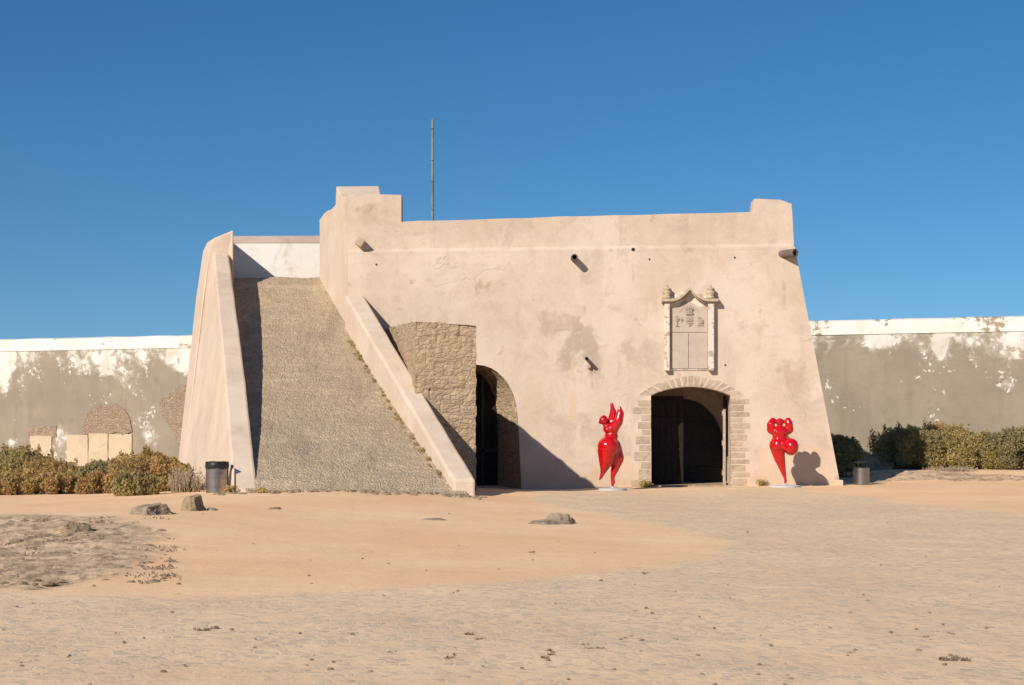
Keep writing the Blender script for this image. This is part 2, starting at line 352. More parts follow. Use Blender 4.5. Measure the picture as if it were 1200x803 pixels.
# ------------------------------------------------------------------ gatehouse
SK = -0.35                                          # the tower's flanks run back and to the left
GH = thing('fortress_gatehouse', 'pale pink plastered fortress gatehouse with a cobbled ramp, arched gate and coat of arms', 'fortress', (2, 45, 0))
def tower():
    zl, zr = PZ(296, 45.9), PZ(289, 45.9)
    FRb = Vector((PX(988, 45), facY(-.4), -.4)); FLb = Vector((-4.85, facY(-.4), -.4))
    FRt = Vector((PX(931, 45.9), facY(zr), zr)); FLt = Vector((PX(408, 45.85), facY(zl), zl))
    bm = bmesh.new()
    bk = 62
    q0 = [FLb, FRb, Vector((FRb.x+SK*17, bk, -.4)), Vector((FLb.x-.6, bk, -.4))]
    q1 = [FLt, FRt, Vector((FRt.x+SK*17, bk-1.5, zr)), Vector((FLt.x-.6, bk-1.5, zl))]
    hexa(bm, q0, q1)
    o = frombm('wall', bm, M_PL, GH)
    cuts = []
    def cutter(outline, depth, skew, front=1.5):
        bm = bmesh.new()
        a = [Vector((x-skew*front*0, FY0-front, z)) for x, z in outline]; b = [Vector((x+skew*(depth), FY0+depth, z)) for x, z in outline]
        mid = [Vector((x, FY0-.05, z)) for x, z in outline]
        va, vm, vb = [[bm.verts.new(p) for p in L] for L in (a, mid, b)]; n = len(va)
        bm.faces.new(va); bm.faces.new(vb[::-1])
        for A, B in ((va, vm), (vm, vb)):
            for i in range(n): bm.faces.new((A[i], A[(i+1) % n], B[(i+1) % n], B[i]))
        c = frombm('cut', bm); cuts.append(c)
    Y0 = 45.2
    # main gate outline
    g = [(PX(762.5, Y0), -.8), (PX(762.5, Y0), PZ(464, Y0))]
    for i in range(13):
        t = i/12; px = 762.5+93.5*t; g.append((PX(px, Y0), PZ(463.5-10.5*math.sin(math.pi*t)**.8, Y0)))
    g += [(PX(856, Y0), -.8)]
    g = [p for i, p in enumerate(g) if i == 0 or (Vector(p)-Vector(g[i-1])).length > .01]
    cutter(g, 1.02, .05)
    side = [(PX(520, Y0), -.8), (PX(520, Y0), PZ(490, Y0))]
    for i in range(17):
        t = math.pi*(1-i/16); side.append((PX(566+46*math.cos(t), Y0), PZ(490-63*math.sin(t)**.9, Y0)))
    side += [(PX(612, Y0), -.8)]
    side = [p for i, p in enumerate(side) if i == 0 or (Vector(p)-Vector(side[i-1])).length > .01]
    cutter(side, 2.2, -.42)
    def boxcut(lo, hi):
        bm = bmesh.new(); boxes(bm, lo, hi); cuts.append(frombm('cut', bm))
    boxcut((PX(762, Y0)-1.2, 46.0, -.85), (PX(856, Y0)+1.3, 48.6, 3.75))
    for c in cuts:
        md = o.modifiers.new('b', 'BOOLEAN'); md.object = c; md.operation = 'DIFFERENCE'; md.solver = 'EXACT'
    bpy.context.view_layer.update(); bake(o)
    for c in cuts: bpy.data.objects.remove(c)
    return o, side
TW, SIDE = tower()

def slab_from_outline(name, pts_front, back, m, parent, bev=.03, jit=0.0):
    """closed outline of 3D points pushed back by a vector"""
    bm = bmesh.new()
    a = [bm.verts.new(p) for p in pts_front]; b = [bm.verts.new(p+back) for p in pts_front]; n = len(a)
    bm.faces.new(a); bm.faces.new(b[::-1])
    for i in range(n): bm.faces.new((a[i], b[i], b[(i+1) % n], a[(i+1) % n]))
    o = frombm(name, bm, m, parent)
    if bev: bevel_mod(o, bev); bake(o)
    return o
def dense(pts, step, jit, seed=0):
    out = []; n = len(pts)
    for i in range(n):
        a, b = pts[i], pts[(i+1) % n]; k = max(1, int((b-a).length/step))
        for j in range(k):
            p = a.lerp(b, j/k)
            if j: p = p+Vector((mnoise.noise(p*1.3+Vector((seed, 0, 0))), 0, mnoise.noise(p*1.7+Vector((0, seed, 5)))))*jit
            out.append(p)
    return out
# parapet along the facade, its two raised ends included
YP = 46.06
pp = [P(x, y, YP) for x, y in ((408, 300), (403, 232), (409, 228), (470.5, 228.5), (470.5, 260), (680, 253.5), (882, 248.5), (884, 233), (914, 234), (928, 239), (931, 293))]
slab_from_outline('parapet', dense(pp, .5, .025), Vector((0, .62, 0)), M_PL, GH, .012)
bm = bmesh.new()
lo = [FP(409+522*i/30, 298.5-7*i/30, .004) for i in range(31)]; hi = [P(409+520*i/30, 292.5-7*i/30+.4*math.sin(i*1.9), YP-.004) for i in range(31)]
for i in range(30): hexa(bm, [lo[i], lo[i+1], hi[i+1], hi[i]], [p+Vector((0, .12, -.02)) for p in (lo[i], lo[i+1], hi[i+1], hi[i])])
bmesh.ops.remove_doubles(bm, verts=bm.verts, dist=.0005); frombm('ledge', bm, M_PL, GH)
# raised corner block with a sloping top, behind the parapet
bm = bmesh.new()
hexa(bm, [P(401, 300, 46.62), P(446.5, 300, 46.62), P(446.5, 229.5, 46.62), P(400.5, 231, 46.62)],
     [P(391, 300, 48.2), P(443, 300, 48.2), P(444, 218, 48.2), P(394, 218.5, 48.2)])
o = frombm('corner_block', bm, M_PL2, GH); bevel_mod(o, .03); bake(o)
# flank parapet beside the ramp head
def flank_x(Y): return PX(408, 45.85)+SK*(Y-45.85)-.03
fl = [(46.08, 4.6), (46.08, PZ(231, 46.08)), (46.6, PZ(233, 46.6)), (48.0, PZ(246, 48.0)), (48.5, PZ(247, 48.5)), (49.0, PZ(251, 49)), (49.6, PZ(258, 49.6)), (49.6, 4.6)]
slab_from_outline('flank_parapet', dense([Vector((flank_x(y), y, z)) for y, z in fl], .5, .02), Vector((.62, .1, 0)), M_PL2, GH, .012)
# white parapet round the ramp head
bm = bmesh.new()
hexa(bm, [P(262, 330, 52), P(420, 330, 52), P(420, 285, 52), P(262, 285, 52)], [P(262, 330, 52.7), P(420, 330, 52.7), P(420, 285, 52.7), P(262, 285, 52.7)])
frombm('landing_parapet', bm, M_WHITE, GH)
bm = bmesh.new()
hexa(bm, [P(262, 285.1, 51.99), P(420, 285.1, 51.99), P(420, 284, 51.985), P(262, 284, 51.985)], [P(262, 284.8, 52.75), P(420, 284.8, 52.75), P(420, 276.2, 52.75), P(262, 276.8, 52.75)])
frombm('coping', bm, M_COPE, GH)

# ramp body
RY0, RY1 = 34.3, 49.7
def ramp_z(Y):
    t = np.clip((Y-RY0)/(RY1-RY0), -.1, 1); return 0.22+(6.70-.22)*t-.34*np.sin(math.pi*np.clip(t, 0, 1))
def left_in(Y):  t = (Y-34.7)/(48.5-34.7); return PX(302, 34.7)*(1-t)+PX(267, 48.5)*t
def right_in(Y): t = (Y-34.6)/(45.7-34.6); return PX(531, 34.6)*(1-t)+PX(405, 45.7)*t
def build_ramp():
    ny, nx = 150, 50; V = []; Fc = []
    ys = list(np.linspace(33.7, RY1, ny))+[50.5, 52.3]
    for Y in ys:
        l = left_in(min(Y, RY1))-.28; r = max(right_in(Y), flank_x(49.6)-.3 if Y > 45 else -99)+.28
        if Y > RY1: r = -4.6
        for i in range(nx+1):
            x = l+(r-l)*i/nx; z = float(ramp_z(Y))
            z += .035*mnoise.noise((x*1.6, Y*1.6, 0))+.028*mnoise.noise((x*6, Y*6, 4))
            if Y < RY0+1.0: z -= .10*(1-(Y-33.7)/1.6)*(1.2+mnoise.noise((x*2.0, 3, 1)))-.05*math.cos((i/nx-.5)*3)
            V.append((x, Y, z))
    n = nx+1
    for j in range(len(ys)-1):
        for i in range(nx): Fc.append((j*n+i, j*n+i+1, (j+1)*n+i+1, (j+1)*n+i))
    k = len(V)                                      # skirt to the ground
    for j in range(len(ys)):
        for i in (0, nx): x, y, z = V[j*n+i]; V.append((x, y, -.5))
    for j in range(len(ys)-1):
        Fc.append((j*n, (j+1)*n, k+2*(j+1), k+2*j)); Fc.append((j*n+nx, k+2*j+1, k+2*(j+1)+1, (j+1)*n+nx))
    Fc.append([len(ys)*n-n+i for i in range(n)]+[len(V)-1, len(V)-2])
    return mesh('ramp', V, Fc, M_RAMP, GH)
build_ramp()

def sweep_wall(name, sections, m, jit=.012, bev=.05, nsub=26):
    """sections: list of rings (same count) linearly interpolated along the length"""
    bm = bmesh.new(); rings = []
    for a, b in zip(sections, sections[1:]):
        for j in range(nsub):
            rings.append([p.lerp(q, j/nsub) for p, q in zip(a, b)])
    rings.append(list(sections[-1])); vr = []
    for r in rings: vr.append([bm.verts.new(p+Vector((mnoise.noise(p*1.2), 0, mnoise.noise(p*1.4+Vector((9, 0, 0)))))*jit) for p in r])
    n = len(vr[0])
    for a, b in zip(vr, vr[1:]):
        for i in range(n): bm.faces.new((a[i], a[(i+1) % n], b[(i+1) % n], b[i]))
    bm.faces.new(vr[0]); bm.faces.new(vr[-1][::-1])
    o = frombm(name, bm, m, GH); bevel_mod(o, bev); bake(o); return o
# left ramp wall: narrow top, outer face leaning out to the ground
def ring_left(Y, it, ot, ob):
    return [it, ot, ob, Vector((it.x-.02, it.y, -.5))]
s0 = ring_left(34.7, P(301.5, 573.5, 34.7), P(273.5, 573.5, 34.7), Vector((PX(273, 34.7), 34.7, -.5)))
sm_ = ring_left(41.6, P(286, 432, 41.0), P(262.5, 431, 41.0), Vector((PX(241, 41.2)-.05, 41.2, -.5)))
s1 = ring_left(48.5, P(268, 297, 48.5), P(250, 294, 48.5), Vector((PX(209, 49.3), 49.3, -.5)))
sweep_wall('ramp_wall', [s0, sm_, s1], M_PL2)
# block at the ramp head, left
bm = bmesh.new()
hexa(bm, [P(273.5, 340, 48.45), P(273.5, 270, 48.45), P(250, 279.5, 48.45), P(245.8, 290, 48.45), P(238, 346, 48.6), P(211, 576, 49.25)],
     [P(262, 340, 52.4), P(262, 276, 52.4), P(243, 284, 52.4), P(238, 295, 52.4), P(230, 348, 52.4), P(205, 575, 52.8)])
o = frombm('ramp_head_block', bm, M_PL2, GH); bevel_mod(o, .04); bake(o)
# right balustrade
b0 = [P(531, 562, 34.6), P(557.5, 562, 34.6), Vector((PX(557.5, 34.6), 34.65, -.4)), Vector((PX(533, 34.6), 34.65, -.4))]
b1 = [P(404, 346, 45.75), P(425.5, 345, 45.75), Vector((PX(425.5, 45.75), 45.75, -.4)), Vector((PX(404, 45.75), 45.75, -.4))]
sweep_wall('balustrade', [b0, b1], M_PL2, .018, .06)

# rubble pier left of the side arch
def pier():
    A, B = (487, 39.0), (558, 39.1)
    bm = bmesh.new(); mrows = 64; grid = []
    C0 = Vector((PX(449, 46.2), 46.2)); a = Vector((PX(A[0], A[1]), A[1])); b = Vector((PX(B[0], B[1]), B[1])); c = Vector((b.x-.09*7.1, 46.2))
    path = [C0, a, b, c]; us = []; side = []
    seg = [46, 34, 60]
    for k in range(3):
        for j in range(seg[k]): us.append(path[k].lerp(path[k+1], j/seg[k])); side.append(k)
    us.append(path[3]); side.append(2)
    zf = lambda x: 4.48-.11*max(0, (x-a.x)/(b.x-a.x))
    def ztop(p, k):
        n_ = .05*mnoise.noise((p.x*3, p.y*3, 0))
        if k == 0: return 4.48+.04*(p.y-39)+n_
        if k == 1: return zf(p.x)+n_
        s_ = p.y-39.1
        return (zf(b.x) if s_ < .3 else max(3.42-.03*s_, zf(b.x)-3.2*(s_-.3)))+n_*2.2
    for p, k in zip(us, side):
        col = []; zt = ztop(p, k)
        for j in range(mrows+1):
            z = -.4+(zt+.4)*j/mrows
            wob = .22*mnoise.noise((p.x*1.1, p.y*.6, 0))+.12*mnoise.noise((p.x*2.7, p.y*2, z))
            q_ = z/.34+wob; row = math.floor(q_)
            uu = (p.x if k == 1 else p.y)*(1.7+.5*mnoise.noise((row*3.3, 1, 1)))+row*.37; cu = math.floor(uu)
            d = .03*mnoise.noise((cu*3.1+.5, row*5.7+.3, 2))
            e = q_-row; ev = uu-cu; e = min(e, 1-e); ev = min(ev, 1-ev)
            d -= .022*max(0, 1-e/.13)+.016*max(0, 1-ev/.09)
            d += .022*mnoise.noise((p.x*6, p.y*6, z*6))+.012*mnoise.noise((p.x*14, p.y*14, z*14))
            nx, ny = ((-.97, -.2), (0, -1), (1, 0))[k]
            col.append(bm.verts.new((p.x+nx*d, p.y+ny*d, z)))
        grid.append(col)
    for i in range(len(grid)-1):
        for j in range(mrows): bm.faces.new((grid[i][j], grid[i+1][j], grid[i+1][j+1], grid[i][j+1]))
    # broken tops: thick front and left walls, a lower wall on the right, rubble fill between
    nd, nw = 60, 14; V = []
    for i in range(nd+1):
        y = 39.06+7.0*i/nd; t = (y-39.0)/7.2; xl = a.x+(C0.x-a.x)*t+.03; xr = b.x-.09*(y-39.1)-.03
        r = []
        for j in range(nw+1):
            x = xl+(xr-xl)*j/nw
            z = ztop(Vector((x, y)), 2) if x > xl+.45 else 4.48+.04*(y-39)
            if y < 39.38: z = zf(x)
            r.append(bm.verts.new((x, y, z+.04*mnoise.noise((x*3, y*3, 5))-.01)))
        V.append(r)
    for A_, B_ in zip(V, V[1:]):
        for j in range(nw): bm.faces.new((A_[j], A_[j+1], B_[j+1], B_[j]))
    frombm('rubble_pier', bm, M_RUB, GH)
pier()
# rubble lining of the side arch
def lining():
    bm = bmesh.new(); rows = []
    pts = SIDE[1:]; pts = pts[len(pts)//2-2:]
    dn = []
    for p, q in zip(pts, pts[1:]):
        k = max(1, int((Vector(q)-Vector(p)).length/.1))
        dn += [Vector(p).lerp(Vector(q), i/k) for i in range(k)]
    dn.append(Vector(pts[-1]))
    cx, cz = PX(566, 45.2), PZ(520, 45.2)
    for p in dn:
        r = []
        for j in range(15):
            d = .02+facY(max(p.y, 0))-FY0+j*.105
            x = p.x-.42*(d); inn = Vector((cx-.42*d-x, cz-p.y)).normalized()
            k = .03+.035*mnoise.noise((x*6, d*7, p.y*6))
            if p.y < 1.2: inn = Vector((-1, 0))
            r.append(bm.verts.new((x+inn.x*k, FY0+d, p.y+inn.y*k)))
        rows.append(r)
    for a, b in zip(rows, rows[1:]):
        for j in range(14): bm.faces.new((a[j], a[j+1], b[j+1], b[j]))
    frombm('arch_lining', bm, M_RUB, GH)
lining()
# door of the side arch
def side_door():
    bm = bmesh.new(); x0, x1, Y = PX(516, 45)-.42*1.75-.05, PX(612, 45)-.42*1.75+.1, FY0+1.75
    n = 9
    for i in range(n):
        a = x0+(x1-x0)*i/n; boxes(bm, (a+.006, Y, -.3), (a+(x1-x0)/n-.006, Y+.07, 3.9), .008)
    o = frombm('side_door', bm, M_WOOD, GH)
    bm = bmesh.new(); boxes(bm, (x0, Y-.06, 1.02), (x1, Y-.004, 1.14), .01); boxes(bm, (x1-.62, Y-.06, -.2), (x1-.52, Y-.004, 3.6), .01)
    frombm('rail', bm, M_IRON, o)
side_door()

# dressed stone surround of the main gate
def surround():
    bm = bmesh.new(); rnd = random.Random(3)
    def stone(x0, x1, y0, y1):
        j = lambda: rnd.uniform(-.7, .7); q = [FP(x0+j(), y0, .010), FP(x1+j(), y0+j()*.6, .010), FP(x1+j(), y1, .010), FP(x0+j(), y1+j()*.6, .010)]
        vs = hexa(bm, q, [p+Vector((0, .25, 0)) for p in q])
        bmesh.ops.bevel(bm, geom=list({e for v in vs for e in v.link_edges}), offset=.007, segments=1, affect='EDGES')
    y = 570.5; i = 0
    hs = [8.5, 13, 9, 11.5, 8, 10.5, 7.5, 9, 8.5, 9, 8]
    for i, h in enumerate(hs):
        l = [740, 747, 751, 744, 748, 743, 752, 746, 750, 742, 748][i]+rnd.uniform(-1.5, 1.5)
        stone(l, 762.2, y, y-h+1.3); y -= h
    frombm('gate_quoins', bm, M_STONE, GH); bm = bmesh.new()
    y = 569; hs = [9.5, 7, 9, 6.5, 8, 6, 7, 8, 6, 7.5, 6, 7, 8, 7]
    for i, h in enumerate(hs):
        r = [876, 879, 874, 878, 873, 877, 871, 876, 873, 878, 871, 877, 872, 878][i]+rnd.uniform(-1.5, 1.5)
        stone(856.3, r, y, y-h+1.4); y -= h
        if y < 470: break
    frombm('gate_quoins', bm, M_STONE, GH)
    bm = bmesh.new(); n = 15
    def ipt(t): return (762.5+93.5*t, 463.0-10.5*max(0, math.sin(math.pi*t))**.8)
    def opt(t): return (749+122*t, 464.5-23.5*max(0, math.sin(math.pi*t))**.75)
    for i in range(n):
        t0, t1 = (i+.10+rnd.uniform(-.06, .06))/n, (i+.86+rnd.uniform(-.1, .08))/n
        a, b, c, d = ipt(t0), ipt(t1), opt(t1), opt(t0)
        k = rnd.uniform(-.8, .8); c = (c[0], c[1]+k); d = (d[0], d[1]+k)
        q = [FP(*a, .014), FP(*b, .014), FP(*c, .014), FP(*d, .014)]
        hexa(bm, q, [p+Vector((0, .25, 0)) for p in q])
    frombm('gate_arch_ring', bm, M_STONE, GH)
    bm = bmesh.new()                                # pale lime joint behind the stones
    m_ = 24; A = [FP(*ipt(i/m_), .008) for i in range(m_+1)]; B = [FP(*opt(i/m_), .008) for i in range(m_+1)]
    for i in range(m_): hexa(bm, [A[i], A[i+1], B[i+1], B[i]], [p+Vector((0, .1, 0)) for p in (A[i], A[i+1], B[i+1], B[i])])
    frombm('lime_joint', bm, M_PL2, GH)
surround()
# gate leaves, inner arch
def gate():
    Y = 45.62
    hx = PX(763, 45.2)-.05
    def leaf(wd, name):
        bm = bmesh.new(); n = 6
        for i in range(n): boxes(bm, (wd*i/n+.005, -.035, 0), (wd*(i+1)/n-.005, .035, 2.72), .006)
        o = frombm(name, bm, M_WOOD, GH)
        bm = bmesh.new()
        for z in (.12, .78, 1.02, 1.95, 2.5): boxes(bm, (.02, -.075, z), (wd-.02, -.036, z+.11), .008)
        boxes(bm, (.02, -.07, .1), (.14, -.037, 2.6), .006); boxes(bm, (wd-.14, -.07, .1), (wd-.02, -.037, 2.6), .006)
        f = frombm('frame', bm, M_WOOD, o)
        return o, f
    o, f = leaf(1.12, 'gate_leaf'); f.matrix_parent_inverse = Matrix.Identity(4)
    o.matrix_parent_inverse = Matrix.Identity(4); o.location = Vector((hx+.05, 46.5, .03))-GH.location; o.rotation_euler.z = R(2)
    o, f = leaf(1.12, 'gate_leaf'); f.matrix_parent_inverse = Matrix.Identity(4); o.matrix_parent_inverse = Matrix.Identity(4)
    x = PX(848.8, 46.08); o.location = Vector((x, 46.08, .03))-GH.location; o.rotation_euler.z = math.atan2(46.08, x)-R(.3); o['label'] = 'gate leaf swung open, pale edge'
    bm = bmesh.new(); boxes(bm, (-.03, -.042, .0), (-.002, .042, 2.3), .006)  # strip much paler than the leaf, along its near edge
    for z in (.3, 1.2, 2.1): boxes(bm, (-.036, .043, z), (.05, .07, z+.16), .004)
    e = frombm('edge_strip', bm, M_EDGE, o); e.matrix_parent_inverse = Matrix.Identity(4)
    # inner wall with a lower arch, seen beyond the gate
    bm = bmesh.new(); Yi = 48.55
    xl, xr = PX(740, Yi), PX(900, Yi); cx = PX(800, Yi); rw = PX(848, Yi)-cx; zt = 3.9
    sp_ = .9; top = PZ(468, Yi)-sp_
    arch = [(cx+rw*math.cos(a), sp_+top*math.sin(a)) for a in np.linspace(0, math.pi, 25)]
    pts = [(xr, -.5), (xr, zt), (xl, zt), (xl, -.5), (cx-rw, -.5)]+arch[::-1]+[(cx+rw, -.5)]
    vf = [bm.verts.new((x, Yi, z)) for x, z in pts]; vb = [bm.verts.new((x, Yi+.5, z)) for x, z in pts]
    bm.faces.new(vf); bm.faces.new(vb[::-1])
    for i in range(len(pts)): bm.faces.new((vf[i], vb[i], vb[(i+1) % len(pts)], vf[(i+1) % len(pts)]))
    bmesh.ops.translate(bm, verts=bm.verts, vec=(0, -.55, 0))
    frombm('inner_arch', bm, M_STONE, GH)
    bm = bmesh.new(); boxes(bm, (cx-rw-.1, 48.35, -.4), (cx+rw+.1, 48.42, 3.4), .01)  # dark flat panel filling the inner arch, crossbars below
    for z in (.45, 1.1, 1.9): boxes(bm, (cx-rw, 48.30, z), (cx+rw, 48.347, z+.07), .005)
    frombm('inner_arch_panel', bm, M_IRON, GH)
    bm = bmesh.new(); boxes(bm, (PX(700, 46), 45.35, -.3), (PX(910, 46), 48.4, .045))
    frombm('passage_floor', bm, M_RAMP, GH)
gate()

# coat of arms in its stone frame
def arms():
    Yc = FP(807, 390).y; base = FP(807, 433)
    off = .05
    def Q(px, py, o=off): return FP(px, py, o)
    def sl(bm, quad, o0, o1):
        hexa(bm, [FP(x, y, o1) for x, y in quad], [FP(x, y, o0) for x, y in quad])
    bm = bmesh.new(); sl(bm, [(779, 434), (836, 434), (836, 352), (807, 337), (779, 352)], -.1, .03)
    root = frombm('coat_of_arms', bm, M_FLAKE, GH)
    bm = bmesh.new(); sl(bm, [(785.5, 432), (806.6, 432), (806.6, 390), (785.5, 390)], -.02, .06); sl(bm, [(807.3, 432), (829, 432), (829, 390), (807.3, 390)], -.02, .06)
    sl(bm, [(785.5, 389.2), (829, 389.2), (829, 362), (820, 360), (813, 356), (807, 353.5), (801, 356), (794, 360), (785.5, 362)], -.02, .06)
    frombm('panel', bm, M_SLAB, root)
    for a, b in ((778.6, 785), (829.5, 837)):
        bm = bmesh.new(); sl(bm, [(a, 434.5), (b, 434.5), (b, 352), (a, 352)], -.1, .20); o = frombm('pilaster', bm, M_FLAKE, root); bevel_mod(o, .02); bake(o)
    bm = bmesh.new()
    mid = []
    for i in range(41):
        t = i/40; px = 775+67*t; u = min(1, abs(px-808.5)/22)
        y = 336.5+13.5*(1-(1-u)**1.9) if u < 1 else 350
        mid.append((px, y))
    for (x0, y0), (x1, y1) in zip(mid, mid[1:]):
        sl(bm, [(x0, y0+3.2), (x1, y1+3.2), (x1, y1), (x0, y0)], -.1, .30)
        sl(bm, [(x0, y0+5.2), (x1, y1+5.2), (x1, y1+3.3), (x0, y0+3.3)], -.1, .21)
    bmesh.ops.remove_doubles(bm, verts=bm.verts, dist=.0005)
    frombm('cornice', bm, M_STONE2, root)
    for px in (781.5, 832.5):
        bm = bmesh.new(); c = FP(px, 350, .12); s = 45.9/F
        lathe(bm, [(5*s, 0), (5*s, 2.2*s), (3.4*s, 3*s), (5.2*s, 6*s), (5.2*s, 8*s), (3*s, 10*s), (4.4*s, 10.6*s), (4.4*s, 12*s), (1.6*s, 13*s), (1.2*s, 15.5*s)], c, 16)
        frombm('finial', bm, M_STONE2, root, True)
    bm = bmesh.new()                                # crown, central shield, side emblems, arc of worn letters
    def blob(px, py, rx, ry, o=.09, n=14):
        q = [(px+rx*math.cos(2*math.pi*k/n), py+ry*math.sin(2*math.pi*k/n)) for k in range(n)]; sl(bm, q[::-1], .03, o)
    def rect(x0, x1, y0, y1, o=.085): sl(bm, [(x0, y1), (x1, y1), (x1, y0), (x0, y0)], .03, o)
    rect(803.5, 812, 366.2, 368.6, .11); blob(807.8, 364.4, 3.6, 2.4, .11)
    for k in range(5): blob(803.8+2*k, 362.3-1.2*(1-abs(k-2)/2), .7, 1.0, .12)
    sl(bm, [(807.8, 383), (811.8, 378.5), (811.8, 371), (803.8, 371), (803.8, 378.5)], .03, .085)
    for k, (a, b) in enumerate(((807.8, 373.5), (805.8, 375.7), (809.8, 375.7), (807.8, 375.9), (807.8, 378.5))): blob(a, b, .7, .8, .11, 8)
    blob(793.5, 373.5, 3.0, 3.2, .085); blob(793.5, 373.5, 1.4, 1.5, .10); rect(793, 794, 377, 381); rect(791.8, 795.4, 381.2, 382.6)
    blob(821, 376, 3.6, 3.4, .085); blob(819.6, 372.2, 1.6, 1.3, .095); rect(817.5, 824.6, 380.2, 381.8); blob(823, 377, 1.4, 1.6, .105)
    for k in range(11):
        a = math.pi*(1.10+.8*k/10-.0)
        x, y = 807.5+11.5*math.cos(a), 368+8.5*math.sin(a); rect(x-.42, x+.42, y-.75, y+.75, .072)
    rect(797.8, 801.2, 374.2, 375.2); rect(798.5, 799.4, 372, 378)
    frombm('carving', bm, M_STONE3, root)
M_SLAB = rockm('grey_marble_slab', (.50, .405, .33), (.46, .37, .30), (.40, .32, .255)); 
for n_ in M_SLAB.node_tree.nodes:
    if n_.type == 'BUMP': n_.inputs['Strength'].default_value = .12
def flake():
    m = M('flaking_whitewash', .9, .2)
    k = m.rng(m.noise(3.0, 8, .7), .53, .58); c = m.mix(k, m.mix(m.noise(4, 6), (.72, .66, .57), (.58, .49, .39)), (.42, .335, .255)); return m.out(c, m.bump(m.mth('SUBTRACT', 1., k), .5, .02))
M_FLAKE = flake()
M_STONE2 = rockm('cream_carved_stone', (.56, .45, .32), (.50, .39, .27), (.36, .27, .18)); M_STONE3 = rockm('worn_carving', (.43, .345, .275), (.38, .30, .24), (.30, .235, .185))
arms()

# drain spouts, stone bracket, wall socket
def spout(px, py, d, r, ln, name='drain_spout'):
    a = FP(px, py, 0); d = Vector(d).normalized()
    bm = bmesh.new(); n = 18; u = d.cross(Vector((0, 0, 1))).normalized(); v = d.cross(u)
    prof = [(r*1.0, -.15), (r*1.0, ln), (r*.72, ln), (r*.68, ln*.2)]
    rings = [[bm.verts.new(a+d*t+(u*math.cos(2*math.pi*k/n)+v*math.sin(2*math.pi*k/n))*q) for k in range(n)] for q, t in prof]
    for A, B in zip(rings, rings[1:]):
        for k in range(n): bm.faces.new((A[k], A[(k+1) % n], B[(k+1) % n], B[k]))
    bm.faces.new(rings[-1]); return frombm(name, bm, M_CLAY, GH, False)
spout(672.5, 303, (0, -1, -.03), .10, .46); spout(687, 420, (.0, -1, -.08), .055, .42)
spout(918, 298, (.55, -.80, -.02), .125, .50)
bm = bmesh.new(); c = FP(692, 428, 0); boxes(bm, c+Vector((-.09, -.13, -.10)), c+Vector((.0, .1, .02)), .015); frombm('broken_bracket', bm, M_STONE2, GH)
bm = bmesh.new(); boxes(bm, (-.12, -.16, -.12), (.12, .2, .12), .015); bmesh.ops.rotate(bm, verts=bm.verts, cent=(0, 0, 0), matrix=Matrix.Rotation(R(35), 3, 'Y'))
bmesh.ops.translate(bm, verts=bm.verts, vec=FP(422, 284, .05)); frombm('stone_bracket', bm, M_STONE2, GH)
for px, py, r in ((742, 292.5, .055), (761, 304, .03), (861, 302, .03), (850, 428, .03), (441, 310, .03)):
    bm = bmesh.new(); c = FP(px, py, 0.006); lathe(bm, [(r, 0), (r*.9, .012)], (0, 0, 0), 10)
    bmesh.ops.rotate(bm, verts=bm.verts, cent=(0, 0, 0), matrix=Matrix.Rotation(R(90), 3, 'X')); bmesh.ops.translate(bm, verts=bm.verts, vec=c)
    frombm('socket_hole', bm, M_BLACK, GH)
bm = bmesh.new(); c = FP(983, 566.5, 0); boxes(bm, c+Vector((-.13, -.16, -.3)), c+Vector((.10, .2, .10)), .02); frombm('foot_stone', bm, M_PL2, GH)

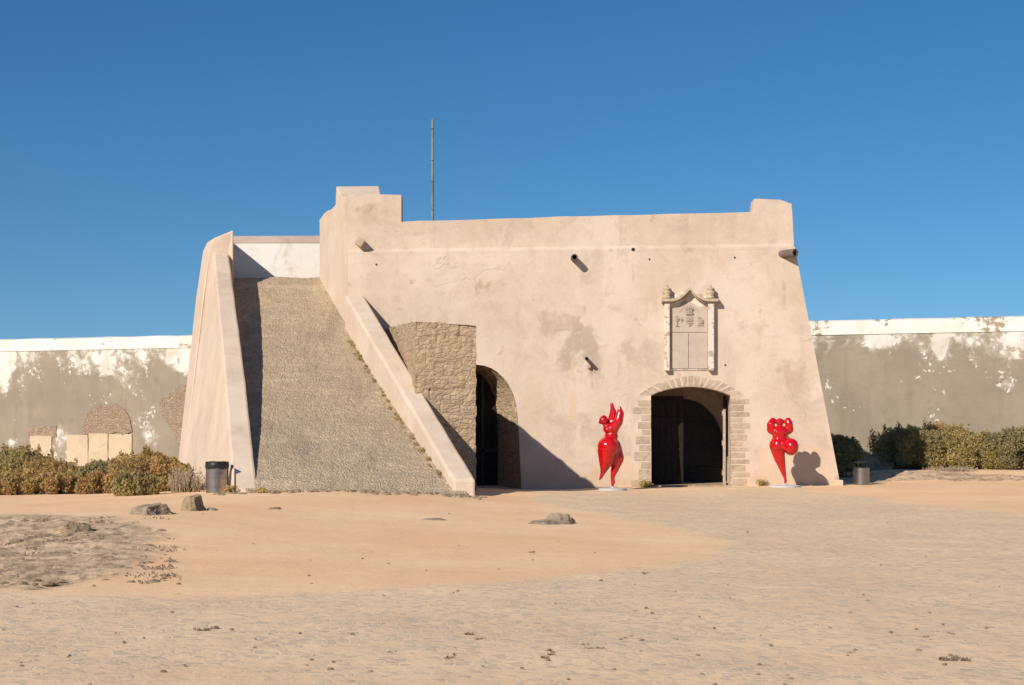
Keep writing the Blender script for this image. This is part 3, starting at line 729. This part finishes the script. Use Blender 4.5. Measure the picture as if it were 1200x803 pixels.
# ------------------------------------------------------------------ curtain walls
WA, WB = Vector((PX(0, 70), 70, 0)), Vector((PX(1200, 56), 56, 0)); WD = (WB-WA).normalized(); WN = Vector((WD.y, -WD.x, 0))
WH = 5.93
def wall_uv(px, py):                                 # along-wall distance from WA and height of a survey point
    r = Vector(((px-CX)/F, 1, 0)); t = (WA.y*WD.x-WA.x*WD.y)/(r.y*WD.x-r.x*WD.y)
    p = r*t; return (p-WA).dot(WD), PZ(py, t)
def curtain_mat(name, white_spots, bare_spots):
    m = M(name, .94, .12); x, y, z = m.sep()
    q = m.scale((1, .02, 1))
    tan = m.mix(m.rng(m.noise(.5, 6, .6, q), .35, .68), (.275, .230, .176), (.33, .278, .212))
    tan = m.mix(m.rng(m.noise(2.5, 6, .65, q), .5, .72, 0, .6), tan, (.235, .20, .155))
    tan = m.mix(m.rng(m.noise(1.0, 5, .6, m.scale((2.0, .02, .22))), .5, .74, 0, .45), tan, (.225, .19, .148))
    n1 = m.noise(.62, 9, .66, q, .4); n2 = m.noise(2.2, 10, .74, q, .5)
    bias = m.mth('MULTIPLY', m.rng(z, WH-2.0, WH-.62), .165)
    v = m.mth('ADD', m.mth('ADD', m.mth('MULTIPLY', n1, .42), m.mth('MULTIPLY', n2, .58)), bias)
    for (u, zz), (ru, rz), amt in white_spots:
        v = m.mth('ADD', v, m.mth('MULTIPLY', m.spot((u, 0, zz), (ru, 9, rz)), amt))
    for (u, zz), (ru, rz), amt in bare_spots:
        v = m.mth('SUBTRACT', v, m.mth('MULTIPLY', m.spot((u, 0, zz), (ru, 9, rz)), amt))
    v = m.mth('ADD', v, m.rng(m.mth('MULTIPLY', m.noise(5.5, 6, .7, q), m.rng(n1, .40, .62)), .50, .62, 0, .3))
    k = m.rng(v, .635, .68)
    wcol = m.mix(m.rng(m.noise(1.3, 6, .6, q), .4, .7), (.72, .68, .62), (.52, .465, .39))
    c = m.mix(m.rng(v, .585, .63, 0, .75), tan, m.mix(m.noise(7, 6, .7), (.36, .31, .245), (.50, .45, .38)))
    c = m.mix(k, c, wcol)
    h = m.mth('ADD', m.mth('MULTIPLY', k, .5), m.mth('MULTIPLY', m.noise(6, 6, .6), .6))
    return m.out(c, m.bump(h, .5, .035))
def cope_mat():
    m = M('flaking_white_coping', .9, .15); q = m.scale((1, .02, 1.6))
    v = m.mth('ADD', m.mth('MULTIPLY', m.noise(.45, 4, .5, q), .5), m.mth('MULTIPLY', m.noise(3.0, 8, .7, q, .4), .5))
    k = m.rng(v, .555, .58)
    c = m.mix(k, m.mix(m.rng(m.noise(1.5, 5), .4, .7), (.78, .75, .69), (.70, .65, .57)), m.mix(m.noise(9, 5), (.40, .31, .22), (.30, .26, .2)))
    return m.out(c, m.bump(m.mth('SUBTRACT', 1., k), .4, .03))
M_CW = cope_mat()
def S_(px, py, wpx, hpx, amt, Y=66):
    return (wall_uv(px, py), (wpx*Y/F, hpx*Y/F), amt)
def curtain(name, u0, u1, mat, label):
    c = WA+WD*((u0+u1)/2)
    root = thing(name, label, 'wall', (c.x, c.y, 0))
    def part(nm, bm, m):
        me = bpy.data.meshes.new(nm); bmesh.ops.recalc_face_normals(bm, faces=bm.faces); bm.to_mesh(me); bm.free()
        o = bpy.data.objects.new(nm, me); COL.objects.link(o); me.materials.append(m)
        o.parent = root; o.location = WA-root.location; o.location.z = 0; o.rotation_euler.z = math.atan2(WD.y, WD.x); return o
    bm = bmesh.new(); boxes(bm, (u0, 0, -.6), (u1, 1.4, WH-.56)); part('wall_face', bm, mat)
    bm = bmesh.new(); n = int((u1-u0)/.6); V = []
    for i in range(n+1):
        u = u0+(u1-u0)*i/n; j = .025*mnoise.noise((u*.8, 0, 4))+.012*mnoise.noise((u*3, 1, 4))
        V.append([bm.verts.new((u, a, b)) for a, b in ((-.035, WH-.558), (-.035, WH-.05+j), (.25, WH+.02+j), (1.3, WH+.05), (1.44, WH-.558))])
    for a, b in zip(V, V[1:]):
        for k in range(5): bm.faces.new((a[k], a[(k+1) % 5], b[(k+1) % 5], b[k]))
    bm.faces.new(V[0]); bm.faces.new(V[-1]); part('coping', bm, M_CW)
    return root, part
mL = curtain_mat('old_wall_plaster', [S_(5, 440, 22, 45, 0.190), S_(0, 425, 30, 25, 0.144), S_(178, 512, 20, 26, 0.158), S_(72, 510, 17, 28, 0.158), S_(205, 425, 26, 30, 0.101), S_(120, 425, 45, 22, 0.086), S_(15, 520, 12, 15, 0.144), S_(140, 440, 60, 14, 0.050), S_(222, 425, 15, 30, 0.190), S_(150, 450, 40, 22, 0.072)],
                 [S_(60, 440, 40, 40, 0.086), S_(185, 450, 35, 35, 0.058), S_(110, 480, 80, 40, 0.036)])
mR = curtain_mat('old_wall_render', [S_(1103, 405, 14, 34, 0.187, 57), S_(1185, 410, 30, 25, 0.072, 57), S_(1178, 452, 14, 10, 0.130, 57), S_(1022, 402, 28, 10, 0.072, 57)],
                 [S_(1070, 425, 60, 30, 0.072, 57), S_(1000, 440, 60, 45, 0.072, 57), S_(1130, 470, 60, 40, 0.072, 57), S_(1040, 480, 120, 40, 0.086, 57)])
uM = wall_uv(600, 400)[0]
rootL, partL = curtain('curtain_wall', -60, wall_uv(236, 400)[0]+6, mL, 'long weathered fortress wall left of the ramp, with patches of bare rubble and pale stone slabs')
rootR, partR = curtain('curtain_wall', wall_uv(880, 400)[0], wall_uv(1200, 400)[0]+60, mR, 'long weathered fortress wall right of the gate, white flaking band over plain tan render')
def patch(part, name, pts, m, th, seed, step=.22, jit=.06, rough=.0):
    bm = bmesh.new(); uv = [Vector((*wall_uv(x, y), 0)) for x, y in pts]; out = []
    for i in range(len(uv)):
        a, b = uv[i], uv[(i+1) % len(uv)]; k = max(1, int((b-a).length/step))
        for j in range(k):
            p = a.lerp(b, j/k); out.append(p+Vector((mnoise.noise(p*2.5+Vector((seed, 0, 0))), mnoise.noise(p*2.5+Vector((0, seed, 3))), 0))*jit)
    f = [bm.verts.new((p.x, -th, p.y)) for p in out]; b = [bm.verts.new((p.x, .1, p.y)) for p in out]
    bm.faces.new(f); bm.faces.new(b[::-1]); n = len(f)
    for i in range(n): bm.faces.new((f[i], b[i], b[(i+1) % n], f[(i+1) % n]))
    return part(name, bm, m)
patch(partL, 'rubble_patch', [(96, 508), (102, 484), (118, 476), (136, 474), (150, 482), (154, 508)], M_RUB2, .05, 1, .18, .13)
patch(partL, 'rubble_patch', [(228, 450), (206, 456), (187, 471), (192, 490), (203, 506), (210, 524), (217, 545), (228, 548)], M_RUB2, .05, 5, .18, .15)
patch(partL, 'rubble_patch', [(33, 512), (33, 500), (66, 499), (66, 512)], M_RUB2, .04, 8, .18, .07)
for a, b, t in ((79, 103.5, 509.5), (104.6, 126.8, 508), (128.0, 155, 508.8), (36, 61, 511)):
    patch(partL, 'stone_slab', [(a, 548), (a, t), (b, t), (b, 548)], M_SLABC, .05, a, .3, .035)

# ------------------------------------------------------------------ flagpole on the roof
fp = P(507, 262, 48.5); t = thing('flagpole', 'thin rusty metal flagpole rising from behind the gatehouse parapet', 'pole', (fp.x, fp.y, 7.0))
bm = bmesh.new(); tube(bm, [Vector((fp.x, fp.y, z)) for z in (6.9, 9.0, PZ(140, 48.5))], [.05, .045, .036], 10); frombm('pole', bm, M_POLE, t)
for py in (150, 187, 212, 245):
    bm = bmesh.new(); boxes(bm, (fp.x-.05, fp.y-.062, PZ(py, 48.5)-.035), (fp.x+.03, fp.y-.02, PZ(py, 48.5)+.035), .01); frombm('clamp', bm, M_POLE, t)

# ------------------------------------------------------------------ glossy red sculptures
def blobs(name, parts, m, parent, vox=.022):
    """parts: ellipsoids ('e', centre, radii, tilt) and tapered limbs ('l', points, radii), fused into one skin"""
    bm = bmesh.new()
    for p in parts:
        if p[0] == 'e':
            r = bmesh.ops.create_icosphere(bm, subdivisions=3, radius=1)
            mt = Matrix.Translation(p[1]) @ Matrix.Rotation(p[3] if len(p) > 3 else 0, 4, 'Y') @ Matrix.Diagonal((*p[2], 1))
            bmesh.ops.transform(bm, verts=r['verts'], matrix=mt)
        else:
            pts = [Vector(q) for q in p[1]]; n = len(pts)
            for a, b, ra, rb in zip(pts, pts[1:], p[2], p[2][1:]):
                k = max(2, int((b-a).length/(min(ra, rb)*.35)))
                for i in range(k+1):
                    r = bmesh.ops.create_icosphere(bm, subdivisions=2, radius=ra+(rb-ra)*i/k)
                    bmesh.ops.translate(bm, verts=r['verts'], vec=a.lerp(b, i/k))
    o = frombm(name, bm, m)
    md = o.modifiers.new('r', 'REMESH'); md.mode = 'VOXEL'; md.voxel_size = vox; md.use_smooth_shade = True
    sm = o.modifiers.new('s', 'SMOOTH'); sm.factor = .5; sm.iterations = 7
    bpy.context.view_layer.update(); bake(o)
    o.data.polygons.foreach_set('use_smooth', [True]*len(o.data.polygons))
    o.parent = parent; return o
def plate(parent, r, wx=1.0):
    bm = bmesh.new(); lathe(bm, [(r, -.05), (r, .035), (r-.015, .05), (.10, .06), (.06, .09), (.0401, .10)], (0, 0, 0), 40); o = frombm('base_plate', bm, M_BASE); o.parent = parent
def z1(px, py): return ((px-262)/267, (722-py)/267)       # dancer, metres from the plate's centre
g = ground_at(718, 574.5)
d1 = thing('statue', 'glossy red statue of a plump dancer with both arms raised high, left of the gate', 'statue', g)
def e1(px, py, y, rx, ry, rz, tilt=0): x, z = z1(px, py); return ('e', (x, y, z), (rx/267, ry, rz/267), tilt)
def l1(pts, rad): return ('l', [(z1(a, b)[0], y, z1(a, b)[1]) for a, b, y in pts], [r/267 for r in rad])
blobs('figure', [
    e1(193, 196, -.05, 36, .13, 34, .2), e1(168, 212, -.05, 17, .07, 14), e1(195, 168, -.05, 20, .08, 12),      # head, face, hair
    l1([(200, 215, -.04), (222, 248, 0)], [20, 28]),
    e1(246, 264, 0, 60, .19, 42, .2), e1(222, 268, -.10, 22, .09, 20), e1(280, 280, -.04, 22, .09, 20),        # chest, bust
    l1([(238, 262, .10), (258, 195, .12), (267, 135, .11), (262, 102, .1), (257, 76, .1)], [36, 35, 27, 17, 14]),
    l1([(268, 258, -.08), (302, 205, -.11), (316, 150, -.1), (314, 118, -.1), (313, 104, -.1)], [40, 38, 31, 19, 16]),
    e1(250, 318, 0, 54, .18, 40),
    e1(228, 395, -.05, 84, .33, 80, .1), e1(280, 400, .12, 50, .24, 75, -.25),                                    # hips
    l1([(215, 420, -.1), (212, 490, -.1), (196, 560, -.06), (184, 600, -.02), (172, 628, 0), (162, 643, -.03)], [74, 60, 30, 17, 13, 7]),
    l1([(288, 420, .10), (302, 480, .10), (280, 560, .05), (264, 610, .01), (259, 660, 0), (262, 702, 0)], [50, 50, 32, 20, 13, 9]),
    e1(272, 660, -.02, 9, .05, 20),
], M_RED, d1)
plate(d1, .40)
def z2(px, py): return ((px-280)/306, (700-py)/306)
g = Vector((PX(920, 43.85), 43.85, float(gh(PX(920, 43.85), 43.85))))
d2 = thing('statue', 'glossy red statue of a plump dancer with arms bent beside the head, right of gate', 'statue', g)
def e2(px, py, y, rx, ry, rz, tilt=0): x, z = z2(px, py); return ('e', (x, y, z), (rx/306, ry, rz/306), tilt)
def l2(pts, rad): return ('l', [(z2(a, b)[0], y, z2(a, b)[1]) for a, b, y in pts], [r/306 for r in rad])
blobs('figure', [
    e2(232, 124, -.02, 36, .13, 35), e2(212, 118, -.09, 13, .05, 10), e2(248, 112, -.09, 11, .05, 10),
    l2([(232, 145, 0), (234, 175, 0)], [24, 30]),
    e2(236, 212, 0, 84, .22, 56), e2(205, 220, -.13, 28, .09, 24), e2(262, 222, -.13, 28, .09, 24),
    l2([(192, 222, 0), (152, 195, -.04), (150, 150, -.06), (170, 112, -.04)], [34, 37, 37, 29]),
    l2([(280, 222, 0), (318, 195, -.04), (312, 145, -.06), (304, 112, -.04)], [34, 36, 36, 29]),
    e2(234, 264, 0, 68, .20, 40),
    e2(210, 330, .02, 70, .30, 72), e2(255, 320, .05, 70, .28, 60),
    l2([(235, 318, 0), (300, 335, -.20)], [62, 60]), e2(322, 345, -.22, 66, .26, 78),                           # raised thigh, knee to the front
    l2([(325, 345, -.2), (318, 300, .10), (312, 255, .28), (322, 240, .34)], [50, 34, 16, 9]),                  # its calf folded behind
    l2([(208, 340, 0), (230, 440, 0), (250, 510, 0), (268, 580, 0), (281, 620, 0), (280, 682, 0)], [68, 52, 36, 22, 14, 9]),
    e2(288, 645, 0, 9, .05, 22),
], M_RED, d2)
plate(d2, .46)

# ------------------------------------------------------------------ litter bins
def bin_left():
    c = ground_at(254.5, 577.5)
    t = thing('litter_bin', 'steel litter bin with black plastic liner, beside the foot of the ramp wall', 'bin', c)
    s = c.y/F; r = 13*s; h = 33*s
    bm = bmesh.new(); lathe(bm, [(r, -.05), (r, h), (r-.012, h), (r-.012, .05)], c, 40); frombm('can', bm, M_STEEL, t, False)
    bm = bmesh.new(); n = 48; prof = [(r+.004, h-.10), (r+.018, h-.03), (r+.012, h+.06), (r-.02, h+.07), (r-.035, h-.1)]
    rings = []
    for k in range(n):
        a = 2*math.pi*k/n; w_ = .012*mnoise.noise((3*math.cos(a), 3*math.sin(a), 2)); dz = .05*mnoise.noise((2.5*math.cos(a), 2.5*math.sin(a), 7))
        rings.append([bm.verts.new(c+Vector(((q+w_)*math.cos(a), (q+w_)*math.sin(a), z+(dz if i in (0, 1) else dz*.25)))) for i, (q, z) in enumerate(prof)])
    for k in range(n):
        for i in range(4): bm.faces.new((rings[k][i], rings[k][i+1], rings[(k+1) % n][i+1], rings[(k+1) % n][i]))
    frombm('liner', bm, M_BLACK, t, True)
    bm = bmesh.new()
    for z in (.12, h*.52): lathe(bm, [(r+.001, z), (r+.006, z+.004), (r+.006, z+.022), (r+.001, z+.026)], c, 40)
    frombm('band', bm, M_STEEL, t)
bin_left()
def bin_right():
    c = ground_at(1009.5, 568.0)
    t = thing('litter_bin', 'small steel litter bin with raised black lid, beside the right corner of the gatehouse', 'bin', c)
    s = c.y/F; r = 9.2*s; h = 19.5*s
    bm = bmesh.new(); lathe(bm, [(r, -.05), (r, h), (r-.012, h), (r-.012, .05)], c, 36); frombm('can', bm, M_STEEL, t, False)
    bm = bmesh.new(); lathe(bm, [(r*.93, h-.02), (r*.95, h+.035), (r*.86, h+.04), (r*.86, h-.02)], c, 36); frombm('liner', bm, M_BLACK, t, False)
    bm = bmesh.new(); lathe(bm, [(r*1.02, h+.15), (r*1.02, h+.17), (r*.5, h+.21)], c, 36); l = frombm('lid', bm, M_IRON, t)
    for k in range(5):
        a = 2*math.pi*k/5+.3; bm = bmesh.new(); tube(bm, [c+Vector((r*.92*math.cos(a), r*.92*math.sin(a), h-.1)), c+Vector((r*.92*math.cos(a), r*.92*math.sin(a), h+.155))], [.012, .012], 8)
        frombm('lid_support', bm, M_IRON, t)
bin_right()
# little marker plate by the ramp wall
c = ground_at(275.5, 578.5)
t = thing('marker_plate', 'small dark blue pointed plate on a thin post, in front of the ramp wall', 'marker', c)
bm = bmesh.new(); tube(bm, [c+Vector((0, 0, -.1)), c+Vector((0, 0, .56))], [.018, .018], 8); frombm('post', bm, M_IRON, t)
bm = bmesh.new(); s = c.y/F; a = [(-.4, 22.3), (-.4, 29.5), (5.5, 27), (8, 25.3)]
hexa(bm, [c+Vector((x*s, -.04, z*s)) for x, z in a], [c+Vector((x*s, -.022, z*s)) for x, z in a]); frombm('plate', bm, M_BLUE, t)

# ------------------------------------------------------------------ rocks
def rock(label, px, py, wpx, hpx, m, seed, name='rock', cut=.3, depth=None, rough=.35):
    c = ground_at(px, py); s = c.y/F
    bm = bmesh.new(); bmesh.ops.create_icosphere(bm, subdivisions=5, radius=1)
    rx, rz = wpx*s/2, hpx*s; ry = depth or rx*.8
    rnd = random.Random(seed); planes = []
    for i in range(13):
        nv = Vector((rnd.gauss(0, 1), rnd.gauss(0, 1), abs(rnd.gauss(0, .8)))).normalized(); planes.append((nv, rnd.uniform(.52, .86)))
    for v in bm.verts:
        p = v.co.copy(); q = p*1.1+Vector((seed*3.1, seed, 0))
        for nv, d in planes:
            k = p.dot(nv)-d
            if k > 0: p -= nv*k*.92
        p *= 1+.5*rough*fbm(q*1.3, 3)+.05*mnoise.noise(q*5)+.03*mnoise.noise(q*12)
        v.co = Vector((p.x*rx*1.25, p.y*ry*1.25, (p.z*.95+.18)*rz))+Vector((c.x, c.y, c.z-.03))
    o = frombm(name, bm, m, None, False); bmc = Vector((c.x, c.y, c.z))
    o.data.transform(Matrix.Translation(-bmc)); o.location = bmc
    return tag(o, label, 'rock')
rock('upright tan boulder with a pointed top, in front of the litter bin by the ramp', 227, 598.5, 27, 24, M_ROCK, 2)
rock('low broad pitted rock on the sand, left of the pointed boulder', 180, 603, 52, 17, M_ROCK2, 5, rough=.5)
rock('tiny grey stone lying between the pointed boulder and the ramp foot', 249, 598, 14, 6, M_ROCK2, 8)
rock('small flat dark stone on the sand just in front of the ramp', 322, 596.5, 17, 5.5, M_ROCK2, 9)
rock('rounded grey rock with sand heaped on its left side, in front of the side arch', 657, 613.5, 38, 15, M_ROCK2, 11, rough=.6)
rock('flat crumbling rock ledge at the edge of the sand below the side arch', 640, 614, 62, 7, M_ROCK2, 12, rough=.5)
rock('low weathered rock on the dry scrub patch at the left', 92, 624, 46, 13, M_ROCK, 15, rough=.5)
rock('pale rounded stone half buried in the dry scrub at the far left', 20, 637, 24, 9, M_ROCK, 17)
rock('flat brown stone lying on the sand below the ramp', 512, 609, 30, 4, M_ROCK2, 19)
# pale rubble heap in the gatehouse's shade
rock('heap of pale broken rubble in the shade between the bushes on the right', 1022, 551, 40, 20, M_ROCK2, 21, 'rubble_heap', rough=.6)['category'] = 'rubble'

# ------------------------------------------------------------------ bushes
def leaves(name, clumps, n, size, m, parent, up=.25, seed=0, long=1.6):
    g = np.random.default_rng(seed)
    C = np.array([c[0] for c in clumps]); Rr = np.array([c[1] for c in clumps])
    wgt = (Rr.prod(1))**(.67); k = g.choice(len(clumps), n, p=wgt/wgt.sum())
    d = g.normal(size=(n, 3)); d /= np.linalg.norm(d, axis=1)[:, None]
    rad = np.clip(1-np.abs(g.normal(0, .28, n)), .15, 1.0)+g.normal(0, .05, n)
    p = C[k]+d*Rr[k]*rad[:, None]
    nrm = d*.6+g.normal(size=(n, 3))*.8; nrm[:, 2] += up; nrm /= np.linalg.norm(nrm, axis=1)[:, None]
    t = np.cross(nrm, g.normal(size=(n, 3))); t[:, 2] += .7; t /= np.linalg.norm(t, axis=1)[:, None]
    b = np.cross(nrm, t); b /= np.linalg.norm(b, axis=1)[:, None]
    sz = size*g.uniform(.6, 1.35, n)[:, None]
    V = np.stack([p-t*sz*long*.5, p+b*sz*.5, p+t*sz*long*.5, p-b*sz*.5], 1).reshape(-1, 3)
    me = bpy.data.meshes.new(name); me.from_pydata(V.tolist(), [], np.arange(n*4).reshape(-1, 4).tolist())
    base = g.random(len(clumps)); tint = np.clip(base[k]*.6+g.random(n)*.5-.05, 0, 1)
    me.attributes.new('tint', 'FLOAT', 'FACE').data.foreach_set('value', tint.astype(np.float32))
    return link(name, me, m, parent)
def bush(label, pxl, pxr, ytop, ybase, mi, seed, group='low shrubs growing along the fortress walls', Y=None, dens=1.0, ry=None, size=.036, cat='bush'):
    rnd = random.Random(seed)
    if Y is None: c = ground_at((pxl+pxr)/2, ybase)
    else: x = PX((pxl+pxr)/2, Y); c = Vector((x, Y, float(gh(x, Y))))
    s = c.y/F; rx = (pxr-pxl)*s/2; h = PZ(ytop, c.y)-c.z; ry = ry or min(rx*.8, 1.3); c.y += ry*.7
    t = thing('bush', label, cat, c, group)
    cl = []; n = int(22+rx*14)
    for i in range(n):
        a = rnd.uniform(0, 2*math.pi); q = math.sqrt(rnd.random())*.86; u, v = q*math.cos(a), q*math.sin(a)
        top = h*(1-.42*q**3)*rnd.uniform(.68, 1.0); r = rnd.uniform(.14, .32)*min(h, .95*rx, 1.25)
        z = top-r
        cl.append(((c.x+u*rx, c.y+v*ry, c.z+max(z, r*.6)), (r*1.25, r*1.1, r)))
        for q_ in range(2): cl.append(((c.x+u*rx+rnd.gauss(0, .6)*r, c.y+v*ry+rnd.gauss(0, .6)*r, c.z+max(z, r*.6)+r*rnd.uniform(.55, 1.15)), (r*.22, r*.22, r*rnd.uniform(.3, .6))))
        if z > r*1.3 and rnd.random() < .85: cl.append(((c.x+u*rx*.97, c.y+v*ry*.97, c.z+z*.45), (r*1.2, r*1.1, r*1.1)))
    area = rx*2*h
    leaves('foliage', cl, int(min(52000, 11000*dens*area+3000)), size, M_LEAF[mi], t, seed=seed, long=2.3)
    bm = bmesh.new()
    for i in range(int(12+10*rx)):
        q = cl[rnd.randrange(len(cl))][0]; b = Vector((c.x+rnd.uniform(-.35, .35)*rx, c.y+rnd.uniform(-.3, .3)*ry, c.z-.05)); e = Vector(q)+Vector((rnd.uniform(-.15, .15), rnd.uniform(-.15, .15), .1))
        m_ = b.lerp(e, .5)+Vector((0, 0, .1)); tube(bm, [b, m_, e], [.018, .012, .005], 5)
    frombm('stem', bm, M_TWIG, t); return t
bush('low dull green bush at the far left edge under the old wall', -50, 52, 524, 572, 0, 1)
bush('brownish bush below the small single stone slab on the left wall', 10, 104, 537, 575, 1, 2)
bush('dark olive bush below the three pale stone slabs', 70, 146, 541, 575, 2, 3)
bush('golden brown bush left of the ramp, below the white splash on the wall', 112, 208, 528, 577, 1, 4)
bush('small rounded olive bush at the front of the left shrub bed', 126, 184, 551, 581, 0, 5, dens=1.2)
bush('small green brown shrub nearest the ramp wall on the left', 174, 218, 533, 571, 0, 6)
bush('rounded olive shrub filling the back of the bed under the bare rubble patch', 92, 168, 536, 572, 0, 21)
bush('small brown tuft at the front between the two dark olive bushes', 84, 134, 551, 579, 1, 22)
bush('low brown mat of shrub at the very front left edge', -20, 40, 554, 580, 1, 23)
bush('low dry shrub at the front left corner of the shrub bed', 24, 92, 553, 580, 1, 14)
bush('dark bush in the shade right against the gatehouse corner', 966, 1016, 509, 566, 2, 7, Y=51.5)
bush('wide green hedge bush beside the shaded rubble on the right', 1018, 1114, 499, 550, 2, 8, Y=53.0, ry=1.0, dens=.8)
bush('large olive green hedge bush with golden top along the right wall', 1082, 1182, 497, 550, 0, 9, Y=52.8, ry=1.0, dens=.8)
bush('green hedge bush cut by the right edge of the photo', 1146, 1264, 498, 550, 2, 10, Y=52.6, ry=1.0, dens=.8)
bush('taller golden tipped bush behind the hedge near the right wall', 1050, 1150, 495, 545, 1, 11, Y=54.6, ry=.8, dens=.6)
def straw(name, label, cat, px, py, wpx, hpx, n, m, seed, grp=None):
    c = ground_at(px, py); s = c.y/F; rnd = random.Random(seed); V = []; Fc = []
    for i in range(n):
        b = Vector((rnd.gauss(0, .28)*wpx*s, rnd.gauss(0, .2)*wpx*s, -.02)); h = hpx*s*rnd.uniform(.4, 1); d = Vector((rnd.gauss(0, .35), rnd.gauss(0, .35), 1)).normalized()
        u = d.cross(Vector((rnd.random(), rnd.random(), .1))).normalized()*rnd.uniform(.006, .014); p1 = b+d*h*.6; p2 = b+d*h+Vector((rnd.gauss(0, .1), rnd.gauss(0, .1), 0))*h
        k = len(V); V += [b-u, b+u, p1+u*.8, p1-u*.8, p2]; Fc += [(k, k+1, k+2, k+3), (k+3, k+2, k+4)]
        for q in range(2):
            p = b+d*h*rnd.uniform(.4, 1)+Vector((rnd.gauss(0, .02), rnd.gauss(0, .02), 0)); w_ = rnd.uniform(.015, .03); k = len(V)
            V += [p+Vector((-w_, 0, 0)), p+Vector((0, rnd.uniform(-w_, w_), -w_)), p+Vector((w_, 0, w_*.4)), p+Vector((0, 0, w_))]; Fc.append((k, k+1, k+2, k+3))
    me = bpy.data.meshes.new(name); me.from_pydata([tuple(v) for v in V], [], Fc); o = link(name, me, m); o.location = c
    me.attributes.new('tint', 'FLOAT', 'FACE').data.foreach_set('value', np.random.default_rng(seed).random(len(Fc)).astype(np.float32)); return tag(o, label, cat, grp)
straw('dry_plant', 'tall dry straw coloured weed between the left bushes and the bin', 'plant', 219, 577, 34, 34, 260, M_LEAF[3], 31)
straw('dry_plant', 'dry brown weed growing at the foot of the bin', 'plant', 270, 578, 12, 12, 90, M_LEAF[1], 32)
straw('weed', 'green weed growing at the left foot of the gate surround', 'plant', 757, 571.5, 11, 10, 160, M_LEAF[0], 33)
straw('weed', 'small sprig of weed at the wall foot just left of the right statue', 'plant', 892, 569.5, 7, 11, 60, M_LEAF[0], 34)
straw('weed', 'brown weed tuft at the lower end of the right ramp wall', 'plant', 527, 577, 14, 11, 140, M_LEAF[1], 35)
straw('weed', 'little dark weed at the front end of the left ramp wall', 'plant', 306, 578, 8, 8, 70, M_LEAF[1], 36)
straw('dry_plant', 'dry twiggy plant in front of the hedge on the right', 'plant', 1118, 552, 46, 7, 260, M_LEAF[3], 37)
# weeds along the ramp edge
def ramp_weeds():
    rnd = random.Random(4); cl = []
    for i in range(70):
        Y = 35.2+9.5*rnd.random()**1.2; cl.append(((right_in(Y)-.05-abs(rnd.gauss(0, .07)), Y, float(ramp_z(Y))+.05), (rnd.uniform(.03, .07), .09, .03)))
    t = tag(leaves('ramp_weeds', cl, 2600, .020, M_LEAF[0], None, seed=5), 'strip of small green weeds along the right edge of the ramp', 'weeds'); t['kind'] = 'stuff'
ramp_weeds()
# scattered dry weed bits and pebbles over the ground
def scatter():
    rnd = random.Random(12); cl = []; cl2 = []
    for i in range(20):
        px, py = rnd.uniform(-40, 1240), 605+200*rnd.random()**.8
        p = ground_at(px, py)
        if -9 < p.x < 1.5 and 24 < p.y and rnd.random() < .9: continue
        r = rnd.uniform(.008, .03)
        for q in range(rnd.randrange(1, 5)): cl.append(((p.x+rnd.gauss(0, .05), p.y+rnd.gauss(0, .1), p.z+.003), (r*2.2*rnd.random()+.01, r*1.5, .005)))
    for i in range(260):
        p = ground_at(rnd.uniform(-60, 205), rnd.uniform(607, 684)); r = rnd.uniform(.03, .10)
        if mnoise.noise((p.x*.7, p.y*.5, 3)) < .05: continue
        cl2.append(((p.x, p.y, p.z+.012), (r*2, r*2, .016)))
    for i in range(330):
        p = Vector((rnd.uniform(-17, -9.6), rnd.uniform(39.4, 43.5), 0)); cl2.append(((p.x, p.y, float(gh(p.x, p.y))+.03), (.2, .2, .05)))
    t = leaves('dry_ground_weeds', cl, 900, .014, M_LEAF[4], None, up=.6, seed=3, long=2.4); t['kind'] = 'stuff'; tag(t, 'scattered specks of dry weed on the dusty cobbles', 'weeds')
    t = leaves('dead_scrub', cl2, 13000, .020, M_LEAF[4], None, up=.6, seed=4, long=3); t['kind'] = 'stuff'; tag(t, 'dead brown scrub covering the bare ground at the left', 'weeds')
    bm = bmesh.new()
    for i in range(160):
        px, py = rnd.uniform(-60, 1260), 582+221*rnd.random()**.7; p = ground_at(px, py); s = rnd.uniform(.006, .02)*(rnd.uniform(1.5, 3.2) if px < 210 and py < 690 else 1)
        v = bmesh.ops.create_icosphere(bm, subdivisions=1, radius=1)['verts']; a = rnd.uniform(0, 6.3)
        for q in v:
            e = q.co*(1+.3*mnoise.noise(q.co*2+Vector((i, 0, 0)))); x, y = e.x*s*1.3, e.y*s; q.co = Vector((p.x+x*math.cos(a)-y*math.sin(a), p.y+x*math.sin(a)+y*math.cos(a), p.z+e.z*s*.6+.004))
    for i in range(130):
        p = ground_at(rnd.uniform(-60, 200), rnd.uniform(606, 685)); s = rnd.uniform(.015, .06)
        v = bmesh.ops.create_icosphere(bm, subdivisions=1, radius=1)['verts']
        for q in v: e = q.co*(1+.4*mnoise.noise(q.co*2+Vector((i, 9, 0)))); q.co = Vector((p.x+e.x*s*1.5, p.y+e.y*s, p.z+e.z*s*.5))
    for i in range(170):
        x = rnd.uniform(-6.6, -.6); Y = 33.9+rnd.gauss(0, .4); s = rnd.uniform(.03, .09); z = float(gh(x, Y))
        v = bmesh.ops.create_icosphere(bm, subdivisions=1, radius=1)['verts']
        for q in v: e = q.co*(1+.4*mnoise.noise(q.co*2+Vector((i, 5, 0)))); q.co = Vector((x+e.x*s*1.3, Y+e.y*s, z+e.z*s*.5+.01))
    t = frombm('pebbles', bm, M_ROCK); t['kind'] = 'stuff'; tag(t, 'small stones scattered over the ground in front of the gatehouse', 'pebbles')
scatter()
